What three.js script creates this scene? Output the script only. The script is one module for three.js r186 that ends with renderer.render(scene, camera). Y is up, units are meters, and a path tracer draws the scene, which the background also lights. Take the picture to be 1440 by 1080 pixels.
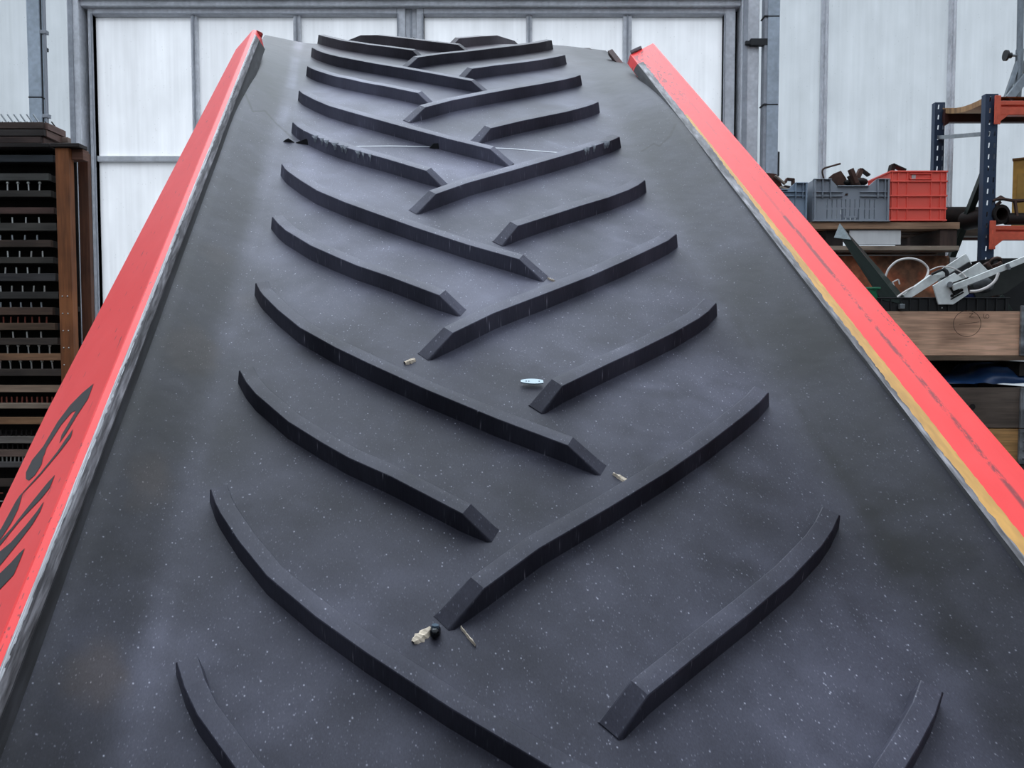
import * as THREE from 'three';
import { mergeGeometries } from 'three/addons/utils/BufferGeometryUtils.js';
import { RoundedBoxGeometry } from 'three/addons/geometries/RoundedBoxGeometry.js';

// ---------------------------------------------------------------- camera, sky, sun, exposure
const scene = new THREE.Scene();
const camera = new THREE.PerspectiveCamera(48.455, 1440 / 1080, 0.05, 200);
camera.position.set(0, 1.75, 0);
camera.rotation.set(THREE.MathUtils.degToRad(-3), 0, 0);
scene.background = new THREE.Color().setRGB(1.50, 1.56, 1.73);            // even overcast sky
const sun = new THREE.DirectionalLight(new THREE.Color().setRGB(0.96, 1, 1.06), 3.6);   // the sun behind the cloud: a very wide soft source
sun.position.set(-3, 20, -11.5); sun.target.position.set(0, 1, -3);
sun.shadow.radius = 105; sun.castShadow = true;
Object.assign(sun.shadow.camera, { left: -10, right: 10, top: 10, bottom: -10, near: 1, far: 50 });
sun.shadow.mapSize.set(2048, 2048);
scene.add(sun, sun.target);
const renderer = new THREE.WebGLRenderer({ antialias: true });
renderer.toneMapping = THREE.LinearToneMapping;
renderer.toneMappingExposure = 1.0;
renderer.shadowMap.enabled = true;

// ---------------------------------------------------------------- helpers
let seed = 12345;
const rnd = () => { seed = (seed * 1664525 + 1013904223) >>> 0; return seed / 4294967296; };
const rr = (a, b) => a + (b - a) * rnd();
const V = (x, y, z) => new THREE.Vector3(x, y, z);
const { clamp, smoothstep, lerp } = THREE.MathUtils;
const used = {};
function numbered(n) { used[n] = (used[n] ?? -1) + 1; return used[n] ? n + '_' + String(used[n]).padStart(3, '0') : n; }
function thing(name, label, category, at = [0, 0, 0], turn = 0, group) {
  const o = new THREE.Group(); o.name = numbered(name); scene.add(o);
  o.position.set(...at); o.rotation.y = turn; o.userData = { label, category };
  if (group) o.userData.group = group;
  return o;
}
function structure(name) { const o = new THREE.Group(); o.name = name; o.userData = { kind: 'structure' }; scene.add(o); return o; }
function mesh(name, geo, mat, parent, label) {
  const m = new THREE.Mesh(Array.isArray(geo) ? mergeGeometries(geo.map((g) => { const k = g.index ? g.toNonIndexed() : g; for (const a of Object.keys(k.attributes)) if (!['position', 'normal', 'uv'].includes(a)) k.deleteAttribute(a); return k; })) : geo, mat);
  m.name = name; m.castShadow = m.receiveShadow = true; parent.add(m);
  if (label) m.userData.label = label;
  return m;
}
// uv in metres from the face directions, u along the longest side
function metres(g) {
  g = g.index ? g.toNonIndexed() : g;
  g.computeBoundingBox(); const s = g.boundingBox.getSize(V()).toArray(), p = g.attributes.position, n = g.attributes.normal, uv = new Float32Array(p.count * 2), ox = rnd() * 3, oy = rnd() * 3;
  for (let i = 0; i < p.count; i++) {
    const a = [Math.abs(n.getX(i)), Math.abs(n.getY(i)), Math.abs(n.getZ(i))], q = [p.getX(i), p.getY(i), p.getZ(i)], k = a.indexOf(Math.max(...a));
    const [i0, i1] = [0, 1, 2].filter((j) => j !== k).sort((b, c) => s[c] - s[b]);
    uv[2 * i] = q[i0] + ox; uv[2 * i + 1] = q[i1] + oy;
  }
  g.setAttribute('uv', new THREE.BufferAttribute(uv, 2));
  return g;
}
function box(w, h, d, x = 0, y = 0, z = 0, r = 0.003, rot) {
  let g = r > 0 ? new RoundedBoxGeometry(w, h, d, 1, Math.min(r, w / 2.1, h / 2.1, d / 2.1)) : new THREE.BoxGeometry(w, h, d);
  g = metres(g);
  if (rot) { g.rotateX(rot[0]); g.rotateY(rot[1]); g.rotateZ(rot[2]); }
  return g.translate(x, y, z);
}
// a box given by its two corners
const span = (x0, x1, y0, y1, z0, z1, r = 0.003) => box(Math.abs(x1 - x0), Math.abs(y1 - y0), Math.abs(z1 - z0), (x0 + x1) / 2, (y0 + y1) / 2, (z0 + z1) / 2, r);
function bar(a, b, w, h, r = 0.002, up = V(0, 0, 1)) {      // a straight bar between two points
  const d = b.clone().sub(a), L = d.length(), x = d.normalize(), y = V().crossVectors(up, x).normalize(), z = V().crossVectors(x, y);
  return box(L, h, w, 0, 0, 0, r).applyMatrix4(new THREE.Matrix4().makeBasis(x, y, z)).translate((a.x + b.x) / 2, (a.y + b.y) / 2, (a.z + b.z) / 2);
}
function tube(pts, r, seg = 24, sides = 8, closed = false) { return new THREE.TubeGeometry(new THREE.CatmullRomCurve3(pts, closed, 'centripetal'), seg, r, sides, closed); }
function rod(a, b, r, sides = 10) { return new THREE.CylinderGeometry(r, r, a.distanceTo(b), sides).applyQuaternion(new THREE.Quaternion().setFromUnitVectors(V(0, 1, 0), b.clone().sub(a).normalize())).translate((a.x + b.x) / 2, (a.y + b.y) / 2, (a.z + b.z) / 2); }
function plate(pts, t, bevel = 0.001) {                      // an outline in x and y, extruded along z
  const s = new THREE.Shape(pts.map((p) => new THREE.Vector2(...p)));
  return metres(new THREE.ExtrudeGeometry(s, { depth: t, bevelEnabled: bevel > 0, bevelSize: bevel, bevelThickness: bevel, bevelSegments: 1 }));
}

// ---------------------------------------------------------------- textures
const hash = (x, y, s) => { let h = (x * 374761393 + y * 668265263 + s * 2147483647) | 0; h = Math.imul(h ^ (h >>> 13), 1274126177); return ((h ^ (h >>> 16)) >>> 0) / 4294967296; };
function noise(x, y, s = 0, px = 1 << 20, py = 1 << 20) {
  const ix = Math.floor(x), iy = Math.floor(y), fx = x - ix, fy = y - iy, u = fx * fx * (3 - 2 * fx), v = fy * fy * (3 - 2 * fy), m = (a, n) => ((a % n) + n) % n;
  const a = hash(m(ix, px), m(iy, py), s), b = hash(m(ix + 1, px), m(iy, py), s), c = hash(m(ix, px), m(iy + 1, py), s), d = hash(m(ix + 1, px), m(iy + 1, py), s);
  return a + (b - a) * u + (c - a) * v + (a - b - c + d) * u * v;
}
function fbm(x, y, s, px, py, o = 4) { let t = 0, a = 0.5, k = 1; for (let i = 0; i < o; i++) { t += a * noise(x * k, y * k, s + i, px * k, py * k); a *= 0.5; k *= 2; } return t / (1 - Math.pow(0.5, o)); }
function texture(w, h, f, srgb = true, wrap = true) {
  const d = new Uint8Array(w * h * 4);
  for (let y = 0, i = 0; y < h; y++) for (let x = 0; x < w; x++, i += 4) { const c = f((x + 0.5) / w, (y + 0.5) / h); d[i] = clamp(c[0], 0, 1) * 255; d[i + 1] = clamp(c[1], 0, 1) * 255; d[i + 2] = clamp(c[2], 0, 1) * 255; d[i + 3] = 255; }
  const t = new THREE.DataTexture(d, w, h); t.magFilter = THREE.LinearFilter; t.minFilter = THREE.LinearFilter;
  if (wrap) t.wrapS = t.wrapT = THREE.RepeatWrapping;
  if (srgb) t.colorSpace = THREE.SRGBColorSpace;
  t.needsUpdate = true; return t;
}
// wood grain, one metre a side, grain along u
const grain = [1, 2].map((k) => texture(512, 512, (u, v) => {
  const w = fbm(u * 4, v * 24, 10 * k, 4, 24, 3), f = fbm(u * 8, v * 128, 20 * k, 8, 128, 3), s = fbm(u * 4, v * 4, 30 * k, 4, 4, 4), t = 0.68 + 0.30 * w + 0.26 * (f - 0.5) + 0.42 * (s - 0.5);
  return [t, t * (0.985 + 0.04 * (s - 0.5)), t * (0.96 + 0.08 * (s - 0.5))];
}));
const worn = texture(512, 512, (u, v) => { const a = fbm(u * 6, v * 6, 41, 6, 6, 5), b = fbm(u * 40, v * 40, 51, 40, 40, 2), t = 0.90 + 0.24 * (a - 0.5) + 0.12 * (b - 0.5); return [t, t, t]; });
const rust = texture(512, 512, (u, v) => { const a = fbm(u * 5, v * 5, 61, 5, 5, 5), b = fbm(u * 30, v * 30, 71, 30, 30, 3), t = 0.66 + 0.6 * (a - 0.5) + 0.4 * (b - 0.5), k = smoothstep(a, 0.45, 0.65); return [t + 0.14 * k, t, t - 0.05 * k]; });
const bumps = texture(256, 256, (u, v) => { const t = fbm(u * 32, v * 32, 81, 32, 32, 3); return [t, t, t]; }, false);
// streaky dirt that has run down the panes, 1.2 m a side
const streaks = texture(512, 512, (u, v) => {
  const a = fbm(u * 60, v * 3, 91, 60, 3, 3), b = fbm(u * 14, v * 2, 101, 14, 2, 3), c = fbm(u * 5, v * 5, 111, 5, 5, 4), d = hash(Math.floor(u * 256), Math.floor(v * 256), 7) > 0.9985 ? 0.12 : 0;
  const t = 0.93 + 0.05 * (a - 0.5) + 0.06 * (b - 0.5) + 0.10 * (c - 0.5) - d; return [t, t, t];
});

const mottled = texture(512, 512, (u, v) => { const a = fbm(u * 24, v * 24, 131, 24, 24, 4), b = fbm(u * 5, v * 5, 141, 5, 5, 3), t = 0.62 + 0.7 * (a - 0.5) + 0.35 * (b - 0.5); return [t + 0.01, t, t]; });
const std = (color, roughness, o = {}) => new THREE.MeshStandardMaterial({ color, roughness, ...o });
const wood = (hex, k = 0, rough = 0.75) => std(hex, rough, { map: grain[k], bumpMap: grain[k], bumpScale: 0.0012 });
const M = {
  concrete: std(0x4b4845, 0.9, { map: worn }),
  yard: std(0x5d5f5c, 0.95, { map: worn }),
  dark: std(0x2a2724, 0.9, { map: worn }),
  frame: std(0xf0f2f7, 0.5, { map: worn, metalness: 0.08 }),
  frameDark: std(0xb4b8c0, 0.55, { map: worn, metalness: 0.08 }),
  slit: std(0x0b0d10, 0.8),
  zinc: std(0xbfcbd7, 0.5, { map: worn, metalness: 0.1 }),
  clamp: std(0x15171a, 0.6),
  seal: std(0x34353a, 0.75, { map: mottled }),
  edge: std(0xa2a1a5, 0.6, { map: mottled, metalness: 0.3, bumpMap: bumps, bumpScale: 0.001 }),
  brightEdge: std(0xd0d1d4, 0.45, { map: worn, metalness: 0.05, bumpMap: bumps, bumpScale: 0.001 }),
  ochre: std(0xdfa54e, 0.6, { map: worn }),
  letter: std(0x1d1819, 0.5),
  blueRack: std(0x2d405a, 0.45, { map: worn, metalness: 0.1 }),
  orange: std(0xf0684a, 0.45, { map: worn }),
  maroon: std(0x45201c, 0.6, { map: worn }),
  greyPlastic: std(0x8e949c, 0.5),
  bluePlastic: std(0x8494a4, 0.5),
  redPlastic: std(0xf06050, 0.42),
  blackPlastic: std(0x111213, 0.5),
  scrap: std(0x5a4c45, 0.7, { map: rust, metalness: 0.4 }),
  scrapDark: std(0x26221f, 0.7, { map: rust, metalness: 0.4 }),
  channel: std(0x34403b, 0.42, { metalness: 0.3, map: worn }),
  channelLight: std(0x8d9798, 0.4, { metalness: 0.4, map: worn }),
  white: std(0xf4f8f4, 0.5, { map: worn }),
  galv: std(0xa4aaad, 0.4, { map: worn, metalness: 0.7 }),
  hinge: std(0xb9bfc2, 0.45, { map: mottled, metalness: 0.15 }),
  cable: std(0xcfc9c4, 0.5),
  rubber: std(0x101113, 0.6),
  tarp: std(0x24426b, 0.35, { map: worn }),
  green: std(0x1f6f4c, 0.4),
  yellow: std(0xd8a548, 0.5, { map: worn }),
  tripod: std(0x8d959b, 0.4, { map: worn, metalness: 0.6 }),
  pin: std(0xd2d2cd, 0.3, { metalness: 0.8 }),
  pinRust: std(0x7a3b2c, 0.6, { metalness: 0.2 }),
  panelGrey: std(0xf0f0ee, 0.7, { map: streaks }),
};
const paneMat = (c, k) => { const t = streaks.clone(); t.offset.set(k * 0.37, k * 0.21); t.needsUpdate = true; return new THREE.MeshPhysicalMaterial({ color: c, roughness: 1, transmission: 0.92, thickness: 0, ior: 1.45, map: t, side: THREE.DoubleSide, specularIntensity: 0.4 }); };
const panes = [0, 1, 2].map((k) => paneMat(new THREE.Color().setRGB(0.475, 0.52, 0.54), k));
const panesDoor = [0, 1, 2].map((k) => paneMat(new THREE.Color().setRGB(0.70, 0.735, 0.755), k + 4));
const roofGlass = new THREE.MeshPhysicalMaterial({ color: 0xf4f8fa, roughness: 0.02, transmission: 1, thickness: 0, ior: 1.45 });

// ---------------------------------------------------------------- the hall
const BACK = -7.4, LEFT = -6.2, RIGHT = 6.2, REAR = 4.6, EAVES = 5.4;
const floor = mesh('floor', span(LEFT - 0.2, RIGHT + 0.2, -0.15, 0, BACK - 0.2, REAR + 0.2, 0), M.concrete, scene); floor.userData.kind = 'structure';
const ground = mesh('ground', span(-60, 60, -0.4, -0.16, -60, 60, 0), M.yard, scene); ground.userData.kind = 'structure';
function pane(x0, x1, y0, y1, mats, parent, k = 0, z = BACK) {
  const g = new THREE.PlaneGeometry(x1 - x0, y1 - y0), uv = g.attributes.uv;
  for (let i = 0; i < 4; i++) uv.setXY(i, (x0 + uv.getX(i) * (x1 - x0)) / 1.2, (y0 + uv.getY(i) * (y1 - y0)) / 1.6);
  return mesh('pane', g.translate((x0 + x1) / 2, (y0 + y1) / 2, z), mats[k % mats.length], parent);
}
{
  const w = structure('wall_back');
  const bar_ = (n, x0, x1, y0, y1, d = 0.06, m = M.frame, z = BACK) => mesh(n, span(x0, x1, y0, y1, z + d, z - 0.03, 0.006), m, w);
  const TOP = EAVES, PLINTH = 0.3;
  // left of the door
  [[LEFT, -5.16], [-5.11, -4.075], [-3.93, -3.71]].forEach(([a, b], k) => pane(a, b, PLINTH, TOP, panes, w, k));
  bar_('mullion', -5.16, -5.11, PLINTH, TOP); bar_('mullion', -4.075, -4.035, PLINTH, TOP, 0.07, M.frameDark);
  pane(-4.035, -3.93, PLINTH, TOP, panes, w, 2);
  // door posts and head beam
  for (const [a, b] of [[-3.71, -3.612], [1.915, 2.062]]) {
    bar_('post', a, b, 0, TOP, 0.14, M.frame);
    mesh('post_flange', span(a + 0.012, a + 0.05, 0, TOP, BACK + 0.152, BACK + 0.138, 0.002), M.frameDark, w);
  }
  mesh('post_gap', span(-3.612, -3.578, 0, 4.58, BACK - 0.02, BACK - 0.04, 0), M.slit, w);
  mesh('post_gap', span(1.884, 1.915, 0, 4.58, BACK - 0.02, BACK - 0.04, 0), M.slit, w);
  mesh('head_beam', span(-3.612, 1.915, 4.585, 4.72, BACK + 0.16, BACK - 0.1, 0.008), M.frameDark, w);
  mesh('door_track', span(-3.612, 1.915, 4.535, 4.585, BACK + 0.11, BACK - 0.05, 0.006), M.frame, w);
  // above the door
  [-3.612, -2.7, -1.8, -0.9, 0, 0.95, 1.915].forEach((x, k, a) => { if (k) pane(a[k - 1] + 0.02, x - 0.02, 4.72, TOP, panes, w, k); if (k && k < 6) bar_('mullion', x - 0.02, x + 0.02, 4.72, TOP); });
  // right of the door
  [[2.062, 2.623], [2.675, 3.706], [3.755, 4.786], [4.835, RIGHT]].forEach(([a, b], k) => pane(a, b, PLINTH, TOP, panes, w, k + 1));
  for (const [a, b] of [[2.623, 2.675], [3.706, 3.755], [4.786, 4.835]]) {
    bar_('mullion', a, b, PLINTH, TOP, 0.05);
    mesh('mullion_bead', span((a + b) / 2 - 0.008, (a + b) / 2 + 0.008, PLINTH, TOP, BACK + 0.066, BACK + 0.049, 0.004), M.frame, w);
  }
  mesh('plinth', span(LEFT, -3.71, 0, PLINTH, BACK + 0.1, BACK - 0.1), M.concrete, w);
  mesh('plinth', span(2.06, RIGHT, 0, PLINTH, BACK + 0.1, BACK - 0.1), M.concrete, w);
  mesh('eaves_rail', span(LEFT, RIGHT, TOP, TOP + 0.14, BACK + 0.08, BACK - 0.08), M.frame, w);

  const d = structure('door_1'), fr = (n, x0, x1, y0, y1, dd = 0.06, m = M.frame) => mesh(n, span(x0, x1, y0, y1, BACK + dd, BACK - 0.03, 0.006), m, d);
  const y0 = 0.05, y1 = 4.535, py1 = 4.49;
  for (const [L, R, ms] of [[-3.578, -0.9, [[-3.535, -2.714], [-2.662, -1.848], [-1.787, -0.969]]], [-0.806, 1.884, [[-0.745, 0.121], [0.17, 0.939], [1.012, 1.787]]]]) {
    fr('stile', L, ms[0][0], y0, y1); fr('stile', ms[2][1], R, y0, y1);
    fr('stile_bead', ms[0][0] - 0.012, ms[0][0], y0, py1, 0.075, M.frameDark); fr('stile_bead', ms[2][1], ms[2][1] + 0.012, y0, py1, 0.075, M.frameDark);
    fr('top_rail', ms[0][0], ms[2][1], py1, y1); fr('top_bead', ms[0][0], ms[2][1], py1 - 0.012, py1, 0.072, M.frameDark);
    fr('bottom_rail', ms[0][0], ms[2][1], y0, y0 + 0.5);
    ms.forEach(([a, b], k) => {
      for (const [ya, yb] of [[3.31, py1 - 0.012], [2.0, 3.262], [y0 + 0.5, 1.952]]) pane(a, b, ya, yb, panesDoor, d, k);
      fr('mullion', a, b, 3.262, 3.31, 0.045); fr('mullion', a, b, 1.952, 2.0, 0.045);
      if (k < 2) { const c = ms[k + 1][0]; fr('mullion', b, c, y0, py1, 0.05); fr('mullion_bead', (b + c) / 2 - 0.007, (b + c) / 2 + 0.007, y0, py1, 0.062, M.frameDark); }
    });
  }
  fr('meeting_post', -0.9, -0.806, y0, y1, 0.03, M.frame);
  fr('meeting_bead', -0.862, -0.846, y0, y1, 0.045, M.frameDark);

  // side walls: glass towards the door, dark boards nearer than z = -2.6
  for (const [name, x] of [['wall_left', LEFT], ['wall_right', RIGHT]]) {
    const s = structure(name), zs = [BACK, -6.2, -5.0, -3.8, -2.6];
    mesh('boarding', span(x - 0.06, x + 0.06, 0, EAVES, -2.6, REAR), M.dark, s);
    mesh('plinth', span(x - 0.08, x + 0.08, 0, 0.3, BACK, -2.6), M.concrete, s);
    zs.forEach((z, k) => {
      mesh('mullion', span(x - 0.04, x + 0.04, 0.3, EAVES, z - 0.025, z + 0.025), M.frame, s);
      if (!k) return;
      const g = new THREE.PlaneGeometry(1.15, EAVES - 0.3); g.rotateY(Math.PI / 2);
      mesh('pane', g.translate(x, (EAVES + 0.3) / 2, z - 0.6), panes[k % 3], s);
    });
  }
  const r = structure('wall_rear'); mesh('boarding', span(LEFT, RIGHT, 0, 3.0, REAR - 0.06, REAR + 0.06), M.dark, r);
  for (let k = 0; k <= 8; k++) { const x = LEFT + (RIGHT - LEFT) * k / 8; mesh('mullion', span(x - 0.03, x + 0.03, 3.0, EAVES, REAR - 0.04, REAR + 0.04), M.frame, r); if (k) pane(x - 1.52, x - 0.03, 3.0, EAVES, panes, r, k, REAR); }  // unseen upper panes, put in to light the sides that face the camera
  // roof: clear glass between rafters
  const c = structure('ceiling'), GL = 4.6;
  for (let k = 0; k <= 8; k++) { const x = LEFT + (RIGHT - LEFT) * k / 8; mesh('rafter', span(x - 0.035, x + 0.035, EAVES, EAVES + 0.14, BACK, GL), M.frame, c); if (k) mesh('pane', span(x - 1.55 + 0.035, x - 0.035, EAVES + 0.09, EAVES + 0.091, BACK, GL, 0), roofGlass, c); }
}

// ---------------------------------------------------------------- the conveyor, in belt widths W: u across, v up the slope, n off the belt
const W = 0.8, PITCH = 0.64102, LAG = 0.31632, SHEAR = -0.13625;
const beltTurn = new THREE.Matrix4().makeRotationY(0.14936).multiply(new THREE.Matrix4().makeRotationX(0.59901)).multiply(new THREE.Matrix4().makeRotationZ(0.04606));
const beltAt = V(0.02294 * W, 1.75 - 0.27764 * W, -1.35594 * W);
const KN = [-0.8, -0.2, 0.4, 1.0, 1.5, 2.0, 2.5, 3.0], TH = [-0.0165, 0.0047, 0, 0.0037, 0.0036, -0.046, -0.116, -0.138];
const slopeAt = (v) => { if (v <= KN[0]) return TH[0]; for (let i = 1; i < KN.length; i++) if (v <= KN[i]) return lerp(TH[i - 1], TH[i], (v - KN[i - 1]) / (KN[i] - KN[i - 1])); return TH[7]; };
const HEAD = 2.93, TAIL = -2.35, DR = 0.2, STEP = 0.01;
const path = [];                                             // every 0.01 W along the belt from the tail: [along, up, slope]
{
  const fwd = [[0, 0, slopeAt(0)]], bwd = [];
  for (let v = 0, a = 0, b = 0; v < HEAD; v += STEP) { const t = slopeAt(v + STEP / 2); a += Math.cos(t) * STEP; b += Math.sin(t) * STEP; fwd.push([a, b, slopeAt(v + STEP)]); }
  for (let v = 0, a = 0, b = 0; v > TAIL; v -= STEP) { const t = slopeAt(v - STEP / 2); a -= Math.cos(t) * STEP; b -= Math.sin(t) * STEP; bwd.push([a, b, slopeAt(v - STEP)]); }
  path.push(...bwd.reverse(), ...fwd);
}
const TOPN = path.length, TAILV = -(path.length - 1 - Math.round(HEAD / STEP)) * STEP;
const hp = path[TOPN - 1], tp = path[0];
const headC = [hp[0] + Math.sin(hp[2]) * DR, hp[1] - Math.cos(hp[2]) * DR], tailC = [tp[0] + Math.sin(tp[2]) * DR, tp[1] - Math.cos(tp[2]) * DR];
const back_ = Math.atan2(headC[1] - tailC[1], headC[0] - tailC[0]);             // slope of the return run
for (let a = STEP / DR; hp[2] - a > back_ - Math.PI; a += STEP / DR) { const t = hp[2] - a; path.push([headC[0] - Math.sin(t) * DR, headC[1] + Math.cos(t) * DR, t]); }
const arcEnd = path.length;
{
  const A = [headC[0] + Math.sin(back_) * DR, headC[1] - Math.cos(back_) * DR], B = [tailC[0] + Math.sin(back_) * DR, tailC[1] - Math.cos(back_) * DR], n = Math.round(Math.hypot(A[0] - B[0], A[1] - B[1]) / STEP);
  for (let i = 0; i <= n; i++) path.push([lerp(A[0], B[0], i / n), lerp(A[1], B[1], i / n), back_ - Math.PI]);
  for (let a = STEP / DR; back_ - Math.PI - a > tp[2] - 2 * Math.PI; a += STEP / DR) { const t = back_ - Math.PI - a; path.push([tailC[0] - Math.sin(t) * DR, tailC[1] + Math.cos(t) * DR, t]); }
}
const beltPoint = (u, n, a) => V(u * W, n * W, -a * W).applyMatrix4(beltTurn).add(beltAt);
const flatness = (v) => (v < TAILV + 0.5 ? 1 - smoothstep(v, TAILV, TAILV + 0.5) : smoothstep(v, 1.95, 2.88));
// the troughed cross-section: [sideways, up] of the place u across the belt
function section(u, v) {
  const f = v > HEAD ? 1 : flatness(v), left = u < 0, fold = left ? 0.546 : 0.556, up = lerp(left ? 0.43 : 0.33, v > 1 ? (left ? 0.2 : -0.10) : 0, f), t = Math.abs(u) - fold;
  const s = (Math.sqrt(t * t + 0.0009) + t) / 2;
  const crown = -0.025 * Math.min(1, (u / 0.5) ** 2) * (1 - 0.85 * f);
  return [u - Math.sign(u) * (1 - Math.cos(up)) * Math.max(0, t), crown + s * Math.sin(up)];
}
function onBelt(u, v, n = 0) {
  const k = clamp((v + SHEAR * u * (1 - smoothstep(v, HEAD - 0.1, HEAD + 0.3)) - TAILV) / STEP, 0, path.length - 1.001), i = Math.floor(k), f = k - i, p = path[i], q = path[i + 1];
  const a = lerp(p[0], q[0], f), b = lerp(p[1], q[1], f), t = lerp(p[2], q[2], f), [x, y] = section(u, v), h = n + y;
  return beltPoint(x, b + Math.cos(t) * h, a - Math.sin(t) * h);
}
const onFrame = (u, v, n) => beltPoint(u, n, v + SHEAR * u);

// rubber: matt and dusty, with pale flecks, scuffs, a worn crease along each fold and brown patches
const BU = 0.8, BV0 = -1.3, BVL = 4.4;
const TW = 1536, TH_ = 2048, flecks = new Float32Array(TW * TH_);
for (let k = 0; k < 60000; k++) {
  const x = Math.floor(rnd() * TW), y = Math.floor(Math.pow(rnd(), 1.35) * 1500), big = rnd() > 0.9, s = rr(0.03, 0.24) + (big ? 0.26 : 0), L = big ? 1 + Math.floor(rnd() * 2) : 1;
  for (let i = 0; i < L; i++) { const X = Math.min(TW - 1, x + i), Y = Math.min(2047, y); flecks[Y * TW + X] = Math.max(flecks[Y * TW + X], s); }
}
const scuffs = Array.from({ length: 60 }, () => [rr(-0.7, 0.7), rr(-1.1, 2.9), rr(0.03, 0.12), rr(-0.8, 0.8), rr(0.3, 1)]);
const stains = [[-0.60, 0.40, 0.055, 0.09, 1], [-0.605, 0.03, 0.05, 0.09, 1], [-0.60, -0.32, 0.05, 0.07, 1], [-0.61, 0.78, 0.05, 0.08, 0.6], [-0.5, -0.55, 0.10, 0.07, 0.8], [-0.52, 0.62, 0.06, 0.05, 0.4], [0.5, -0.5, 0.07, 0.06, 0.5], [-0.42, 2.6, 0.12, 0.12, 0.3], [0.45, 2.6, 0.2, 0.1, 0.2]];
const smudges = [[0.66, 0.61, 0.025, 0.07], [0.66, 0.47, 0.05, 0.03], [0.575, -0.04, 0.03, 0.09], [0.545, 0.56, 0.014, 0.16], [0.565, 0.28, 0.014, 0.14], [0.57, 0.02, 0.016, 0.16], [0.60, -0.22, 0.02, 0.12], [0.64, -0.05, 0.05, 0.07], [0.46, -0.16, 0.03, 0.05], [0.31, -0.1, 0.1, 0.03], [0.64, 0.05, 0.06, 0.04], [0.4, 0.1, 0.07, 0.03], [0.56, 1.62, 0.05, 0.02], [0.3, 0.33, 0.09, 0.02], [-0.3, 0.42, 0.12, 0.03], [0.45, 0.38, 0.05, 0.02]];
const cracks = [[[-0.684, 1.842], [-0.634, 1.69], [-0.6, 1.74], [-0.522, 1.62], [-0.491, 1.553]], [[0.567, 1.568], [0.612, 1.601], [0.623, 1.574], [0.669, 1.624], [0.707, 1.699]]];
const toSeg = (x, y, a, b) => { const dx = b[0] - a[0], dy = b[1] - a[1], t = clamp(((x - a[0]) * dx + (y - a[1]) * dy) / (dx * dx + dy * dy), 0, 1); return Math.hypot(x - a[0] - t * dx, y - a[1] - t * dy); };
const rubberMap = texture(TW, TH_, (s, t) => {
  const u = (s * 2 - 1) * BU, v = BV0 + t * BVL;
  const big = fbm(u * 3 + 9, v * 3 + 9, 3, 999, 999, 4), mid = fbm(u * 14 + 50, v * 14 + 50, 5, 9999, 9999, 3), fine = hash(Math.floor(s * TW), Math.floor(t * TH_), 11);
  let g = 0.21 + 0.22 * (big - 0.5) + 0.12 * (mid - 0.5) + 0.035 * (fine - 0.5), r = 0, b = 0;
  g += 0.18 * smoothstep(v, 0.0, 1.2) * (1 - 0.85 * smoothstep(v, 1.8, 2.6)) * (1 - smoothstep(Math.abs(u), 0.4, 0.6)) * (0.55 + 0.9 * big); // paler along the middle of the upper run
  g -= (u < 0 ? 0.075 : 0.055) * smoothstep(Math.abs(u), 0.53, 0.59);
  const fold = Math.abs(u + 0.545 + 0.006 * (noise(v * 9, 3, 1) - 0.5));
  g += (0.03 + 0.08 * smoothstep(v, 1.0, 2.4)) * (1 - smoothstep(fold, 0.006, 0.03)) * (0.3 + 1.0 * smoothstep(noise(v * 9 + 30, 1, 2), 0.3, 0.7));
  const crest = smoothstep(v, 2.2, 2.9) * (0.5 + big); g += 0.04 * crest; r += 0.02 * crest; b -= 0.025 * crest;
  for (const [cu, cv, ru, rv, k] of stains) { const d = Math.hypot((u - cu) / ru, (v - cv) / rv) + 1.2 * (mid - 0.5); const a = k * (1 - smoothstep(d, 0.3, 1.1)); g += 0.035 * a; r += 0.02 * a; b -= 0.03 * a; }
  for (const [cu, cv, ru, rv] of smudges) { const d = Math.hypot((u - cu) / ru, (v - cv) / rv) + 1.6 * (mid - 0.5); g -= 0.042 * (1 - smoothstep(d, 0.0, 1.25)); }
  for (const [cu, cv, L, an, k] of scuffs) { const x = (u - cu) * Math.cos(an) + (v - cv) * Math.sin(an), y = -(u - cu) * Math.sin(an) + (v - cv) * Math.cos(an); if (Math.abs(x) < L && Math.abs(y) < 0.02) g += 0.035 * k * (1 - Math.abs(x) / L) * (1 - smoothstep(Math.abs(y), 0.002, 0.014)) * mid * 1.6; }
  for (const c of cracks) for (let i = 1; i < c.length; i++) { const d = toSeg(u, v, c[i - 1], c[i]); if (d < 0.006) g -= 0.12 * (1 - smoothstep(d, 0.0015, 0.006)); }
  const f = flecks[Math.min(TH_ - 1, Math.floor(t * TH_)) * TW + Math.min(TW - 1, Math.floor(s * TW))];
  const k = f * (v < 1.9 ? 0.85 : 0.35);
  return [g * 0.97 + r + k, g * 0.97 + k, g * 1.06 + 0.02 + b + k];
}, true, true);
const rubberBump = texture(512, 1024, (s, t) => { const a = fbm(s * 60, t * 170, 201, 60, 170, 3); return [a, a, a]; }, false);
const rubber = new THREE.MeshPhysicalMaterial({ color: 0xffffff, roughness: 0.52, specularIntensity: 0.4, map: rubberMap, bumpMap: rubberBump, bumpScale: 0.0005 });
const beltUV = (u, v) => [(u / BU + 1) / 2, (v - BV0) / BVL];

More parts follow.
